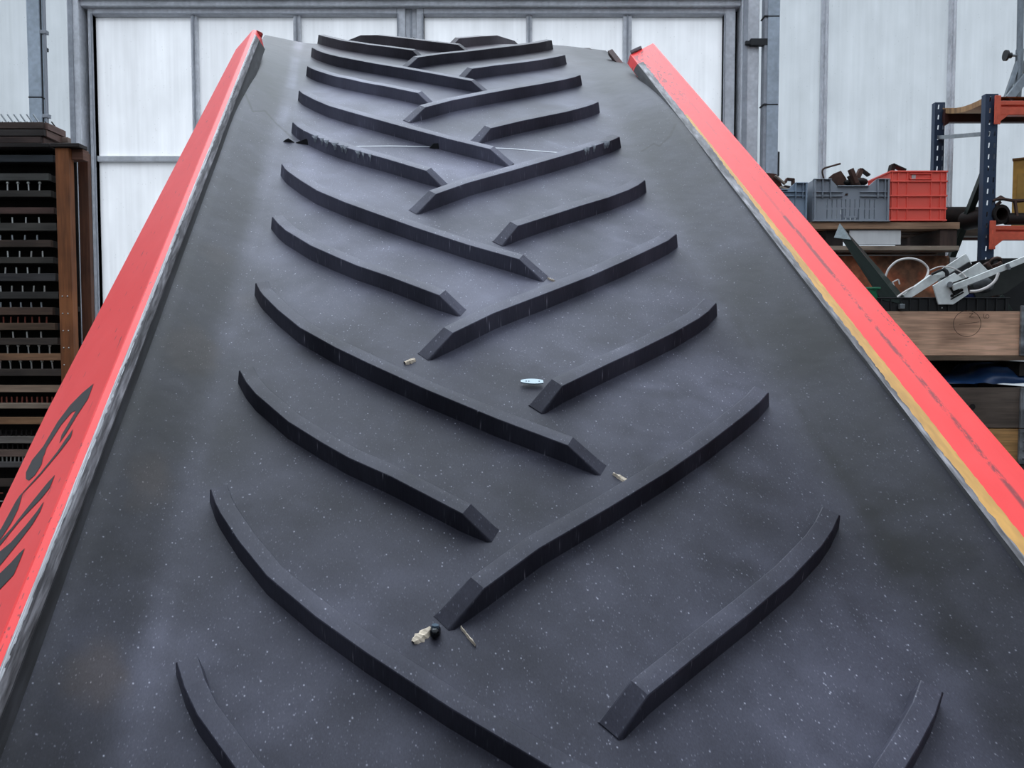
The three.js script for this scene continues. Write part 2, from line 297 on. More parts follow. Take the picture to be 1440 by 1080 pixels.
// rows of points joined into a skin; rows[i][j] = [point, u, v]
function skin(rows, closed = false) {
  const nr = rows.length, nc = rows[0].length, p = [], uv = [], idx = [];
  for (const r of rows) for (const [q, a, b] of r) { p.push(q.x, q.y, q.z); uv.push(a, b); }
  for (let i = 0; i + 1 < nr; i++) for (let j = 0; j < (closed ? nc : nc - 1); j++) { const a = i * nc + j, b = i * nc + (j + 1) % nc, c = a + nc, d = b + nc; idx.push(a, b, c, b, d, c); }
  const g = new THREE.BufferGeometry();
  g.setAttribute('position', new THREE.Float32BufferAttribute(p, 3)); g.setAttribute('uv', new THREE.Float32BufferAttribute(uv, 2)); g.setIndex(idx);
  g.computeVertexNormals();
  return g;
}
const flatShade = (g) => { const k = g.toNonIndexed(); k.computeVertexNormals(); return k; };

const conveyor = thing('belt_conveyor', 'inclined red belt conveyor with black rubber belt carrying chevron cleats', 'conveyor');
{
  // belt: a closed loop of rubber 9 mm thick
  const us = []; for (let i = 0; i <= 44; i++) us.push(-0.682 + 1.41 * i / 44);
  const T = 0.011, rows = [], end = TAILV + (path.length - 1) * STEP;
  for (let v = TAILV; v <= end + 1e-6; v += v > -1.3 && v < 3.4 ? 0.03 : 0.06) {
    const w = 1 + (v > 1 ? 0.06 : 0) * (v > HEAD ? 1 : flatness(v)), wave = 0.003 * (noise(v * 3, 0.5, 77) - 0.5);
    const top = us.map((u) => [onBelt(u * w, v, wave), ...beltUV(u, v)]), under = us.map((u) => [onBelt(u * w, v, wave - T), ...beltUV(u, v)]).reverse();
    rows.push([...top, ...under]);
  }
  rows.push(rows[0].map(([q, a, b]) => [q.clone(), a, b]));
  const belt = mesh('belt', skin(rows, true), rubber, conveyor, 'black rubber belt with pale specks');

  // cleats: curved towards the edge, ramped at the middle
  const lines = {
    longL: [[0.5, 0.004], [0.489, -0.025], [0.478, -0.047], [0.442, -0.106], [0.392, -0.175], [0.318, -0.247], [0.249, -0.304], [0.146, -0.382], [0.027, -0.462], [-0.085, -0.524], [-0.139, -0.556]],
    shortL: [[0.495, 0.004], [0.478, -0.034], [0.456, -0.071], [0.391, -0.151], [0.331, -0.206], [0.283, -0.246], [0.213, -0.293], [0.105, -0.372], [0.061, -0.396]],
    longR: [[0.502, 0.003], [0.472, -0.034], [0.428, -0.079], [0.335, -0.168], [0.238, -0.253], [0.126, -0.343], [0.003, -0.434], [-0.085, -0.512], [-0.139, -0.556]],
    shortR: [[0.502, 0.003], [0.474, -0.035], [0.442, -0.071], [0.371, -0.139], [0.283, -0.212], [0.206, -0.272], [0.105, -0.352], [0.061, -0.392]],
  };
  const H = 0.036;
  function cleat(line, side, v0) {
    const L = line.map(([u, d]) => [u * side, v0 + d]), n = L.length, pts = [];
    const cutOuter = 1, cutInner = n - 2;
    const row = (i, g, lift = 0) => {                        // g: how far the back slope runs out, 0 for a steep back
      const a = L[Math.max(0, i - 1)], b = L[Math.min(n - 1, i + 1)], du = b[0] - a[0], dv = b[1] - a[1], l = Math.hypot(du, dv);
      let nx = -dv / l, ny = du / l; if (ny < 0) { nx = -nx; ny = -ny; }                 // across the cleat, up the slope
      const h = i === n - 1 ? 0.001 : H, j = 0.002 * (hash(i, Math.round(v0 * 1000), side > 0 ? 5 : 6) - 0.5);
      const at = (k, z, x = 0) => { const u = L[i][0] + nx * k - du / l * lift * x, v = L[i][1] + ny * k - dv / l * lift * x; return [onBelt(u, v, z), ...beltUV(u, v)]; };
      const back = g ? [at(0.026, h + j), at(0.0275, h * 0.93 + j), at(0.0285, h * 0.45), at(0.026 + g * 0.7, h * 0.15), at(0.026 + g, -0.004)] : [at(0.026, h + j), at(0.0275, h * 0.97 + j), at(0.029, h * 0.6), at(0.030, h * 0.2), at(0.031, -0.004, 1)];
      return { front: [at(-0.006, -0.004, 1), at(-0.001, h * 0.96 + j), at(0.0015, h + j)], back: [at(0.0015, h + j), at(0.009, h + j), ...back] };
    };
    const gus = () => 0;
    for (let i = 0; i < n; i++) {
      if (i < cutOuter || i >= cutInner) pts.push(row(i, 0, i === 0 ? 0.010 : 0));
      else if (i === cutOuter) pts.push(row(i, 0), row(i, gus(i)));
      else pts.push(row(i, gus(i)));
    }
    const first = [...pts[0].front, ...pts[0].back.slice(1)], mid = V(); first.forEach((x) => mid.add(x[0])); mid.divideScalar(first.length);
    const g = [skin(pts.map((p) => p.front)).toNonIndexed()];
    g.push(flatShade(skin(pts.slice(0, 2).map((p) => p.back))), flatShade(skin(pts.slice(1, 3).map((p) => p.back))), skin(pts.slice(2, -1).map((p) => p.back)).toNonIndexed(), flatShade(skin(pts.slice(-2).map((p) => p.back))));
    g.push(flatShade(skin([first.map(() => [mid, first[0][1], first[0][2]]), first])));
    return mergeGeometries(g);
  }
  for (let k = -4; k <= 5; k++) for (const [side, lag] of [[-1, 0], [1, LAG]]) {
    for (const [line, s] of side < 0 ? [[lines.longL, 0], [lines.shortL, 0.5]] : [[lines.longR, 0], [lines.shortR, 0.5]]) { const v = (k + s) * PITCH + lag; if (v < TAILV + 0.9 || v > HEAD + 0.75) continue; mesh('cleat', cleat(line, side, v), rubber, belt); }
  }
  for (let k = 0; k < 12; k++) for (const side of [-1, 1]) { const v = HEAD + 1.1 + k * PITCH * 0.9 + (side > 0 ? LAG : 0); if (v < TAILV + (path.length - 1) * STEP - 0.9) mesh('cleat', cleat(lines.longL, side, v), rubber, belt); }

  // pale torn fabric beside some cleat tips
  const fabric = std(0xcdbfab, 0.9);
  const patch = (a, b, w) => { const rows = []; for (let i = 0; i <= 8; i++) { const t = i / 8, u = lerp(a[0], b[0], t), v = lerp(a[1], b[1], t), ww = w * (0.55 + 0.5 * Math.sin(Math.PI * t)) * rr(0.6, 1.2), dx = b[0] - a[0], dy = b[1] - a[1], l = Math.hypot(dx, dy); rows.push([-1, -0.4, 0.4, 1].map((k) => [onBelt(u - dy / l * ww * k, v + dx / l * ww * k, Math.abs(k) === 1 ? -0.001 : rr(0.003, 0.006)), k, t])); } mesh('torn_fabric', flatShade(skin(rows)), fabric, belt, 'pale torn fabric beside a cleat tip'); };
  patch([-0.188, -0.262], [-0.163, -0.239], 0.0085); patch([0.160, 0.09], [0.183, 0.069], 0.0065); patch([-0.184, 0.388], [-0.163, 0.401], 0.007); patch([-0.121, -0.236], [-0.103, -0.266], 0.002); patch([0.15, 1.05 - 0.31], [0.165, 0.727], 0.003);
  // splice across the belt, and the cut rubber at its ends
  const sp = [[-0.35, 1.487], [-0.2, 1.487], [-0.076, 1.487], [0.05, 1.497], [0.16, 1.502], [0.3, 1.503], [0.42, 1.51]];
  mesh('splice', skin(sp.map(([u, v]) => [[onBelt(u, v - 0.0022, 0.0008), 0, 0], [onBelt(u, v + 0.0022, 0.0016), 1, 1]])), std(0xb4b8bf, 0.4), belt, 'thin pale splice line across the belt');
  const tear = (u, v, w, h, d = 0) => mesh('torn_rubber', flatShade(skin([0, 1, 2, 3, 4].map((i) => { const t = i / 4, k = Math.sin(Math.PI * t) * rr(0.7, 1.1), uu = u + w * (t - 0.5), vv = v + d * (t - 0.5); return [[onBelt(uu, vv - 0.004, -0.002), t, 0], [onBelt(uu, vv, h * k), t, 0.5], [onBelt(uu, vv + 0.012, -0.002), t, 1]]; }))), M.rubber, belt);
  tear(-0.505, 1.535, 0.035, 0.014); tear(-0.45, 1.515, 0.07, 0.016, -0.03); tear(-0.39, 1.535, 0.02, 0.02); tear(-0.06, 1.478, 0.05, 0.02); tear(0.40, 1.51, 0.07, 0.02, 0.02);
  const frayed = new THREE.MeshStandardMaterial({ color: 0x6f747c, roughness: 0.7, side: THREE.DoubleSide });
  const fray = (u, v) => { const w = rr(0.003, 0.012); v += rr(-0.004, 0.003); mesh('torn_rubber', flatShade(skin([[[onBelt(u - w, v + 0.004, 0.037), 0, 0], [onBelt(u + w, v + 0.001, 0.038), 1, 0]], [[onBelt(u - w * 0.4, v - 0.007, 0.033), 0, 1], [onBelt(u + w * 0.5, v - 0.009, 0.030), 1, 1]], [[onBelt(u - w * 0.2, v - 0.012, 0.022), 0, 1], [onBelt(u + w * 0.2, v - 0.012, 0.021), 1, 1]]])), frayed, belt); };
  const alongLine = (line, u) => { for (let i = 1; i < line.length; i++) if (u >= line[i][0]) { const t = (u - line[i][0]) / (line[i - 1][0] - line[i][0]); return lerp(line[i][1], line[i - 1][1], t); } return 0; };
  for (let i = 0; i < 9; i++) { const u = 0.425 - i * 0.021 + rr(-0.008, 0.008); fray(-u, 2.5 * PITCH + alongLine(lines.shortL, u)); }
  for (let i = 0; i < 5; i++) { const u = 0.36 + i * 0.024 + rr(-0.01, 0.01); fray(u, 2 * PITCH + LAG + alongLine(lines.longR, u)); }

  // side plates: folded sheet, straight, ending short of the head drum
  const V0 = -2.2, V1 = 2.42;
  const redMap = (right) => texture(256, 2048, (s, t) => {
    const v = V0 + t * (V1 - V0), a = fbm(s * 4, t * 60, right ? 301 : 311, 4, 60, 4), f = fbm(s * 20, t * 300, 321, 20, 300, 2);
    let r = (right ? 0.99 : 0.93) + 0.03 * (a - 0.5), g = 0.265 + 0.05 * (a - 0.5), b = 0.26 + 0.05 * (a - 0.5), k = 0;  // one paint on both panels; the left copy has its shade mixed into the red
    if (right) {
      const d = Math.abs(s - 0.52 - 0.02 * (noise(t * 60, 1, 4) - 0.5)), on = v < 1.0 ? 1 : 0.35;
      k = on * 0.62 * (1 - smoothstep(d, 0.012, 0.05)) * smoothstep(0.5 * f + 0.35 * noise(t * 70, 7, 6) + 0.35 * noise(t * 1400, s * 120, 18), 0.42, 0.72);
      if (v > 1.5) k = Math.max(k, 0.5 * smoothstep(f * 0.7 + a * 0.3, 0.56, 0.66) * smoothstep(v, 1.6, 2.1) * (1 - smoothstep(s, 0.5, 0.8)));
      if (s > 0.72 && s < 0.86) k = Math.max(k, 0.7 * smoothstep(noise(t * 700, s * 90, 8), 0.82, 0.9) * smoothstep(noise(t * 14, 3, 9), 0.62, 0.75));
    } else if (s < 0.14) k = 0.6 * smoothstep(noise(s * 90, t * 700, 12), 0.86, 0.92) * smoothstep(noise(2, t * 25, 13), 0.62, 0.75);
    else k = 0.5 * smoothstep(noise(s * 40, t * 120, 14), 0.93, 0.97);
    return [lerp(r, 0.34, k), lerp(g, 0.22, k), lerp(b, 0.24, k)];
  }, true, false);
  const red = (right) => new THREE.MeshPhysicalMaterial({ color: 0xffffff, map: redMap(right), roughness: 0.45, specularIntensity: 0.5 });
  const redRight = red(true), redLeft = red(false);
  const skirt = (v) => (v < 0.4 ? 0.305 : Math.max(0.03, 0.305 - 0.1 * (v - 0.4)));
  // profile of the sheet at v, from the belt edge outwards: [u, n, texture s]
  const RP = [[0.719, 0.034], [0.742, 0.045], [0.79, 0.073], [0.797, 0.0775]];
  const rightProfile = (v) => [[0.712, 0.0, 0], [0.719, 0.034, 0.05], [0.742, 0.045, 0.2], [0.79, 0.073, 0.74], [0.797, 0.0775, 0.8], [0.802, 0.0775, 0.86], [0.8055, 0.073, 0.9], [0.8055 + 0.45 * skirt(v), 0.07 - 0.85 * skirt(v), 1]];
  const leftProfile = (v) => [[-0.668, 0.0, 0], [-0.6725, 0.042, 0.02], [-0.684, 0.061, 0.05], [-0.687, 0.0635, 0.06], [-0.6985, 0.0645, 0.12], [-0.7025, 0.0625, 0.14], [-0.7025 - 0.7071 * skirt(v), 0.0625 - 0.7071 * skirt(v), 1]];
  function sheet(profile, t, vs, dv) {
    const rows = vs.map((v) => { const p = profile(v), n = p.length, out = p.map(([u, m, s]) => [onFrame(u, v, m), s, (v - V0) / (V1 - V0)]); const c = p.map(([u, m, s], i) => { const a = p[Math.max(0, i - 1)], b = p[Math.min(n - 1, i + 1)], du = b[0] - a[0], dm = b[1] - a[1], l = Math.hypot(du, dm), sg = du > 0 ? 1 : -1; return [onFrame(u + sg * dm / l * t, v, m - sg * du / l * t), s, (v - V0) / (V1 - V0)]; }).reverse(); return [...out, ...c]; });
    const cap = (r) => skin([r.map((x) => x), r.map(() => [r.reduce((a, x) => a.add(x[0]), V()).divideScalar(r.length), r[0][1], r[0][2]])]);
    return flatShade(skin(rows, true));
  }
  const vs = []; for (let v = V0; v < V1 - 1e-6; v += 0.05) vs.push(v); vs.push(V1);
  const rp = mesh('side_panel', sheet(rightProfile, 0.005, vs), redRight, conveyor, 'bright red right side panel with a scraped dark line');
  const lp = mesh('side_panel', sheet(leftProfile, 0.005, vs), redLeft, conveyor, 'red left side panel with black lettering on its sloping face');
  // worn strips on the panels: ragged borders
  const strip = (name, mat, f, v0, v1, lab, par) => { const rows = []; for (let v = v0; v <= v1; v += 0.006) { const q = f(v); rows.push(q.map(([u, n], i) => [onFrame(u, v, n), i * 0.05, v])); } mesh(name, skin(rows), mat, par, lab); };
  const rag = (v, k) => 0.0018 * (noise(v * 14, k, 15) - 0.5) + 0.0038 * (noise(v * 120, k, 16) - 0.5);
  const onR = (a) => { for (let i = 1; i < 4; i++) if (a <= RP[i][0]) { const t = (a - RP[i - 1][0]) / (RP[i][0] - RP[i - 1][0]); return [a, lerp(RP[i - 1][1], RP[i][1], t) + 0.0016]; } return [a, 0.079]; };
  const grey = (v) => lerp(0.7265, 0.737, smoothstep(v, 0.2, 1.6)) + rag(v, 1) * 0.7, yel = (v) => 0.7425 + rag(v, 2) * 0.3;
  strip('worn_edge', M.edge, (v) => [onR(0.719), onR(0.725), onR(grey(v))], V0, 2.3, 'bare grey worn metal along the belt', rp);
  strip('worn_stripe', M.ochre, (v) => [onR(grey(v)), onR((grey(v) + Math.max(grey(v) + 0.0005, yel(v))) / 2), onR(Math.max(grey(v) + 0.0005, yel(v)))], V0, 1.75, 'ochre yellow stripe worn through the paint', rp);
  strip('worn_edge', M.brightEdge, (v) => [[-0.6822 + rag(v, 5) * 0.35, 0.0607], [-0.6836, 0.0628], [-0.6850, 0.0646], [-0.6864, 0.0656]], V0, 2.36, 'bare bright worn metal edge', lp);
  strip('worn_edge', M.edge, (v) => [[-0.6722, 0.0452], [-0.6760, 0.0512], [-0.6800, 0.0575], [-0.6832, 0.0618]], V0, 2.36, 'dull grey worn metal', lp);
  // rubber sealing skirts between belt and panels
  strip('sealing_strip', M.seal, (v) => [[-0.656, 0.012], [-0.663, 0.026], [-0.668, 0.034], [-0.672, 0.042], [-0.6725, 0.047]], V0, 2.36, 'dark dusty rubber sealing strip', conveyor);
  strip('sealing_strip', M.seal, (v) => [[0.706, 0.008], [0.712, 0.024], [0.716, 0.031], [0.7195, 0.0355]], V0, 2.3, 'dark dusty rubber sealing strip', conveyor);
  // lettering on the left panel: [v along, distance down the face]
  const glyphs = [[[0.275, 0.068], [0.252, 0.065], [0.225, 0.062], [0.198, 0.084], [0.177, 0.094], [0.161, 0.103], [0.146, 0.116], [0.176, 0.125], [0.208, 0.111], [0.225, 0.103], [0.238, 0.123], [0.229, 0.155], [0.185, 0.183], [0.163, 0.176], [0.157, 0.178], [0.129, 0.166], [0.109, 0.176], [0.111, 0.199], [0.132, 0.223], [0.163, 0.243], [0.195, 0.241], [0.209, 0.209], [0.263, 0.189], [0.286, 0.156], [0.286, 0.111]],
    [[0.15, 0.073], [0.123, 0.065], [0.108, 0.087], [0.086, 0.144], [0.079, 0.2], [0.033, 0.184], [0.002, 0.187], [-0.017, 0.202], [-0.036, 0.23], [-0.02, 0.262], [0, 0.245], [0.02, 0.232], [0.073, 0.221], [0.083, 0.213], [0.096, 0.149], [0.117, 0.106], [0.137, 0.09]],
    [[0.029, 0.063], [-0.002, 0.061], [-0.012, 0.081], [-0.021, 0.145], [-0.046, 0.195], [-0.053, 0.232], [-0.029, 0.25], [-0.026, 0.21], [-0.019, 0.173], [0.006, 0.128], [0.026, 0.084]],
    [[-0.032, 0.061], [-0.055, 0.058], [-0.075, 0.068], [-0.093, 0.097], [-0.116, 0.145], [-0.127, 0.177], [-0.068, 0.22], [-0.065, 0.182], [-0.069, 0.139], [-0.058, 0.1], [-0.044, 0.074]],
    [[-0.131, 0.056], [-0.153, 0.054], [-0.181, 0.054], [-0.189, 0.093], [-0.193, 0.127], [-0.141, 0.166], [-0.14, 0.128], [-0.137, 0.093], [-0.131, 0.072]]];
  for (const gl of glyphs) {
    const g = new THREE.ShapeGeometry(new THREE.Shape(gl.map((p) => new THREE.Vector2(...p)))), p = g.attributes.position;
    for (let i = 0; i < p.count; i++) { const v = p.getX(i), s = p.getY(i), q = onFrame(-0.7025 - 0.7071 * s - 0.0005, v, 0.0625 - 0.7071 * s + 0.0005); p.setXYZ(i, q.x, q.y, q.z); }
    g.computeVertexNormals(); if (g.attributes.normal.getX(0) > 0) { const ix = g.index.array; for (let i = 0; i < ix.length; i += 3) [ix[i], ix[i + 1]] = [ix[i + 1], ix[i]]; g.computeVertexNormals(); }
    mesh('lettering', g, M.letter, lp, 'black painted letter');
  }
  // ends of the panels
  mesh('end_bracket', bar(onFrame(0.72, 2.425, 0.040), onFrame(0.76, 2.425, 0.060), 0.012, 0.01), std(0x8f9196, 0.5, { map: worn }), conveyor, 'grey steel end bracket');
  mesh('end_bracket', bar(onFrame(-0.668, 2.42, 0.045), onFrame(-0.69, 2.42, 0.055), 0.02, 0.012), std(0xb5332e, 0.45, { map: worn }), conveyor, 'red folded end tab');
  mesh('bearing_bracket', [bar(onFrame(0.755, 2.62, -0.085), onFrame(0.73, 2.78, -0.062), 0.018, 0.018), bar(onFrame(0.755, 2.62, -0.085), onFrame(0.75, 2.64, -0.3), 0.02, 0.03)], std(0x6b342c, 0.7, { map: rust }), conveyor, 'rusty red bearing bracket by the head drum');
  // frame below: beams, drums, idlers, legs and feet
  for (const s of [-1, 1]) mesh('frame_beam', bar(onFrame(0.62 * s, -2.3, -0.14), onFrame(0.62 * s, 2.75, -0.27), 0.13, 0.05, 0.004, V(0, 1, 0)), redLeft, conveyor);
  const drum = (c, n) => { const a = beltPoint(-0.7, c[1], c[0]), b = beltPoint(0.7, c[1], c[0]); mesh(n, rod(a, b, (DR - 0.016) * W, 32), M.scrapDark, conveyor); };
  drum(headC, 'head_drum'); drum(tailC, 'tail_drum');
  for (let v = -1.8; v < 2.7; v += 0.5) mesh('idler', rod(onFrame(-0.52, v, -0.1 - 0.05 * smoothstep(v, 1.5, 2.7)), onFrame(0.52, v, -0.1 - 0.05 * smoothstep(v, 1.5, 2.7)), 0.04, 16), M.scrapDark, conveyor);
  for (const v of [-1.2, 1.9]) for (const s of [-1, 1]) {
    const t = onFrame(0.62 * s, v, -0.2), f = V(t.x, 0.02, t.z);
    mesh('leg', bar(t, f, 0.08, 0.08, 0.004), redLeft, conveyor); mesh('foot_plate', box(0.2, 0.02, 0.2, f.x, 0.01, f.z), M.scrapDark, conveyor);
  }
  for (const v of [-1.2, 1.9]) { const a = onFrame(-0.62, v, -0.6), b = onFrame(0.62, v, -0.6); mesh('cross_brace', bar(V(a.x, Math.max(0.3, a.y - 0.3), onFrame(-0.62, v, -0.2).z), V(b.x, Math.max(0.3, a.y - 0.3), onFrame(0.62, v, -0.2).z), 0.05, 0.05), redLeft, conveyor); }

  // loose things on the belt
  const up = V(0, 1, 0).transformDirection(beltTurn);
  const nutAt = onBelt(-0.157, -0.247, 0.003), nut = thing('bolt_head', 'small shiny black bolt head stuck beside the pale torn patch on the belt', 'bolt', nutAt.toArray());
  nut.quaternion.setFromUnitVectors(V(0, 1, 0), up);
  mesh('body', new THREE.CapsuleGeometry(0.0062, 0.007, 6, 16).rotateX(Math.PI / 2 - 0.5).translate(0, 0.002, 0), std(0x101317, 0.16, { metalness: 0.3 }), nut);
  mesh('stud', new THREE.CylinderGeometry(0.0042, 0.0048, 0.004, 6).rotateX(-0.5).translate(0, 0.007, -0.003), std(0x5a6a78, 0.2, { metalness: 0.5 }), nut);
  const sa = onBelt(0.035, 0.330, 0.006), sb = onBelt(0.078, 0.333, 0.006), st = thing('metal_strip', 'thin pale metal strip with drilled holes lying on the black belt', 'strip', sa.clone().add(sb).multiplyScalar(0.5).toArray());
  const len = sa.distanceTo(sb), sh = new THREE.Shape(); sh.moveTo(-len / 2, 0.003); sh.quadraticCurveTo(0, 0.0095, len / 2, 0.003); sh.lineTo(len / 2, -0.004); sh.quadraticCurveTo(0, -0.0085, -len / 2, -0.002); sh.closePath();
  for (const x of [-0.009, -0.005, 0.011]) { const h = new THREE.Path(); h.absarc(x, 0, 0.0012, 0, Math.PI * 2, true); sh.holes.push(h); }
  const sx = sb.clone().sub(sa).normalize(), sz = V().crossVectors(sx, up).normalize();
  const g = new THREE.ExtrudeGeometry(sh, { depth: 0.002, bevelEnabled: false }).rotateX(-Math.PI / 2).applyMatrix4(new THREE.Matrix4().makeBasis(sx, V().crossVectors(sz, sx), sz));
  mesh('blade', g, std(0x93a3ab, 0.4, { metalness: 0.2 }), st);
}

// ---------------------------------------------------------------- pipes by the door
{
  const pipe = thing('downpipe', 'square grey zinc downpipe with joints left of the tall door', 'downpipe', [-3.985, 0, BACK + 0.11]);
  for (const [a, b] of [[2.3, 3.77], [3.775, 5.3]]) mesh('pipe_length', box(0.105, b - a, 0.09, 0, (a + b) / 2, 0), M.zinc, pipe);
  mesh('pipe_length', box(0.105, 2.29, 0.09, 0, 1.15, 0), M.zinc, pipe);
  mesh('pipe_band', box(0.112, 0.012, 0.096, 0, 3.77, 0), M.clamp, pipe);
  mesh('wall_clip', box(0.06, 0.03, 0.06, 0.02, 4.2, -0.07), M.clamp, pipe);
  const con = thing('conduit', 'thin grey conduit pipe clipped beside the left downpipe', 'conduit', [-3.902, 0, BACK + 0.13]);
  mesh('conduit_pipe', rod(V(0, 0.02, 0), V(0, 5.3, 0), 0.013), M.frameDark, con);
  mesh('cable', rod(V(-0.028, 0.02, 0.005), V(-0.028, 5.3, 0.005), 0.006), M.clamp, con);
  for (const y of [3.62, 4.31, 2.2, 1.0]) mesh('clip', box(0.06, 0.03, 0.05, -0.01, y, -0.005), M.frameDark, con);
  const p2 = thing('downpipe', 'square blue grey zinc downpipe held by a black clamp right of the door', 'downpipe', [2.155, 0, BACK + 0.14]);
  for (const [a, b] of [[0, 1.5], [1.505, 3.70], [3.705, 4.42], [4.425, 5.3]]) { mesh('pipe_length', box(0.098, b - a, 0.1, 0.014, (a + b) / 2, 0), M.zinc, p2); mesh('pipe_seam', box(0.03, b - a - 0.01, 0.092, -0.045, (a + b) / 2, -0.004), M.frameDark, p2); mesh('pipe_band', box(0.13, 0.01, 0.106, -0.005, b, 0), M.clamp, p2); }
  mesh('clamp', [box(0.15, 0.055, 0.05, -0.10, 4.215, 0.02), box(0.05, 0.03, 0.04, -0.19, 4.21, 0.02)], M.clamp, p2, 'black pipe clamp');
  mesh('wall_bracket', box(0.05, 0.05, 0.1, 0, 4.215, -0.09), M.clamp, p2);
  mesh('earth_strap', [box(0.025, 0.2, 0.04, 0.076, 3.22, 0), rod(V(0.08, 3.12, 0), V(0.10, 2.7, 0), 0.007)], M.clamp, p2, 'short black strap');
}

// ---------------------------------------------------------------- rack of pin trays at the left
{
  const Z = -5.0, D = 0.15;
  const rack = thing('storage_rack', 'tall brown timber rack with two uprights holding a stack of pin trays', 'rack', [-2.6, 0, Z]);
  const postA = wood(0x9b6038), postB = wood(0x6b4430, 1), capM = wood(0x2b2320);
  mesh('upright', box(0.078, 2.855, 0.06, -0.0, 1.4275, -0.02), postA, rack, 'orange brown upright with nail heads');
  mesh('upright', box(0.06, 2.855, 0.04, 0.050, 1.4275, -D), postB, rack);
  mesh('top_block', box(0.088, 0.062, 0.07, 0.062, 2.824, -0.06), wood(0x7d5747, 1), rack);
  mesh('cap_board', box(0.165, 0.022, 0.10, 0.028, 2.866, -0.02), capM, rack);
  for (const y of [2.84, 1.95, 1.2, 0.35]) mesh('bearer', box(1.5, 0.03, 0.02, -0.76, y - 0.02, -D - 0.012), capM, rack);
  mesh('back_board', box(1.5, 2.862, 0.012, -0.76, 1.431, -D - 0.03), wood(0x2a2422), rack);
  mesh('upright', box(0.078, 2.855, 0.06, -1.46, 1.4275, -0.02), postA, rack);
  mesh('shelf_top', box(1.42, 0.022, D + 0.05, -0.775, 2.866, -D / 2), capM, rack);
  for (const [x, y] of [[-0.018, 2.0], [0.012, 2.0], [-0.018, 1.9], [0.012, 1.9], [-0.018, 1.8], [0.012, 1.8], [-0.018, 1.7], [0.012, 1.7], [-0.018, 1.6]]) mesh('nail', new THREE.SphereGeometry(0.005, 6, 4).translate(x, y, 0.012), M.pin, rack);

  const shank = new THREE.CylinderGeometry(0.0045, 0.0045, 0.046, 6).translate(0, 0.023, 0), ball = new THREE.SphereGeometry(0.0095, 8, 6).translate(0, 0.046, 0);
  const pinBall = mergeGeometries([shank, ball].map((g) => g.toNonIndexed())), pinPlain = new THREE.CylinderGeometry(0.0045, 0.005, 0.036, 6).translate(0, 0.018, 0), pinShort = new THREE.CylinderGeometry(0.005, 0.006, 0.03, 6).translate(0, 0.015, 0);
  // [top of board, bottom, colour, pin kind, spacing, words]
  const trays = [
    [2.819, 2.778, 0x2d3238, null, 0, 'bare blue black pin tray, topmost inside the left rack'],
    [2.713, 2.672, 0x4b4c4a, null, 0, 'bare weathered grey pin tray, second from top inside the left rack'],
    [2.615, 2.578, 0x33302c, 'ball', 0.062, 'dark tray with four ball headed pins, uppermost of the ball pin trays in the rack'],
    [2.517, 2.48, 0x4a3630, null, 0, 'bare reddish brown pin tray, fourth from top inside the left rack'],
    [2.427, 2.382, 0x413f3b, 'plain', 0.078, 'grey brown tray with widely spaced pins, fifth from top of the left rack'],
    [2.329, 2.288, 0x4a3c33, 'short', 0.072, 'brown tray with short pins, sixth from top of the left rack'],
    [2.23, 2.193, 0x35322d, 'plain', 0.068, 'dark brown tray with plain pins, seventh from top of the left rack'],
    [2.135, 2.09, 0x363435, 'plain', 0.066, 'charcoal tray with plain pins, eighth from top of the left rack'],
    [2.028, 1.987, 0x393735, 'plain', 0.064, 'charcoal tray with bright pins, level with the nail heads on the upright'],
    [1.937, 1.892, 0x4d3b30, 'short', 0.06, 'brown tray with faint pins, directly above the tray of rusty pins'],
    [1.846, 1.804, 0x64503f, 'rust', 0.042, 'pale brown tray with a close row of rusty pins'],
    [1.759, 1.717, 0x403731, 'plain', 0.082, 'dark tray with four thin pins, directly below the tray of rusty pins'],
    [1.667, 1.626, 0x826148, 'ball', 0.062, 'tan tray with ball headed pins in the middle of the left rack'],
    [1.576, 1.534, 0x453c36, 'ball', 0.062, 'dark tray with ball headed pins, lowest of the ball pin trays'],
    [1.48, 1.438, 0x8a7564, null, 0, 'bare tan tray below the lowest ball headed pins'],
    [1.375, 1.342, 0x8f8071, 'rust', 0.03, 'pale tan tray below a dense row of dark red pins'],
    [1.291, 1.249, 0x846347, null, 0, 'bare orange tan tray beside the lettered red panel'],
    [1.178, 1.136, 0x6a645f, 'dark', 0.03, 'weathered grey tray with a dense row of black pins, third from bottom of the rack'],
    [1.098, 1.056, 0x63524a, 'dark', 0.03, 'dull brown tray, second from bottom of the rack'],
    [1.026, 0.992, 0x4d4a49, 'plain', 0.024, 'grey tray with a fine comb of bright pins, lowest of the rack'],
  ];
  trays.forEach(([y1, y0, hex, kind, step, label], k) => {
    const x1 = k === 0 ? -2.662 : k < 12 ? -2.655 - 0.012 * ((k * 7) % 4) : -2.645, x0 = -4.0;
    const t = thing('pin_tray', label, 'tray', [(x0 + x1) / 2, y0, Z - 0.03], 0, 'pin trays in the left rack'), w = x1 - x0, m = wood(new THREE.Color(hex).multiplyScalar(1.45), k % 2);
    mesh('front_board', box(w, y1 - y0, 0.03, 0, (y1 - y0) / 2, 0.0), m, t);
    mesh('tray_bottom', box(w - 0.02, 0.012, 0.09, 0, 0.006, -0.06), wood(0x1d1a18), t);
    mesh('rear_board', box(w, y1 - y0, 0.015, 0, (y1 - y0) / 2, -0.112), wood(0x26211e), t);
    for (const s of [-1, 1]) mesh('side_board', box(0.022, y1 - y0, 0.088, s * (w / 2 - 0.02), (y1 - y0) / 2, -0.06), wood(0x2a2522), t);
    if (!kind) return;
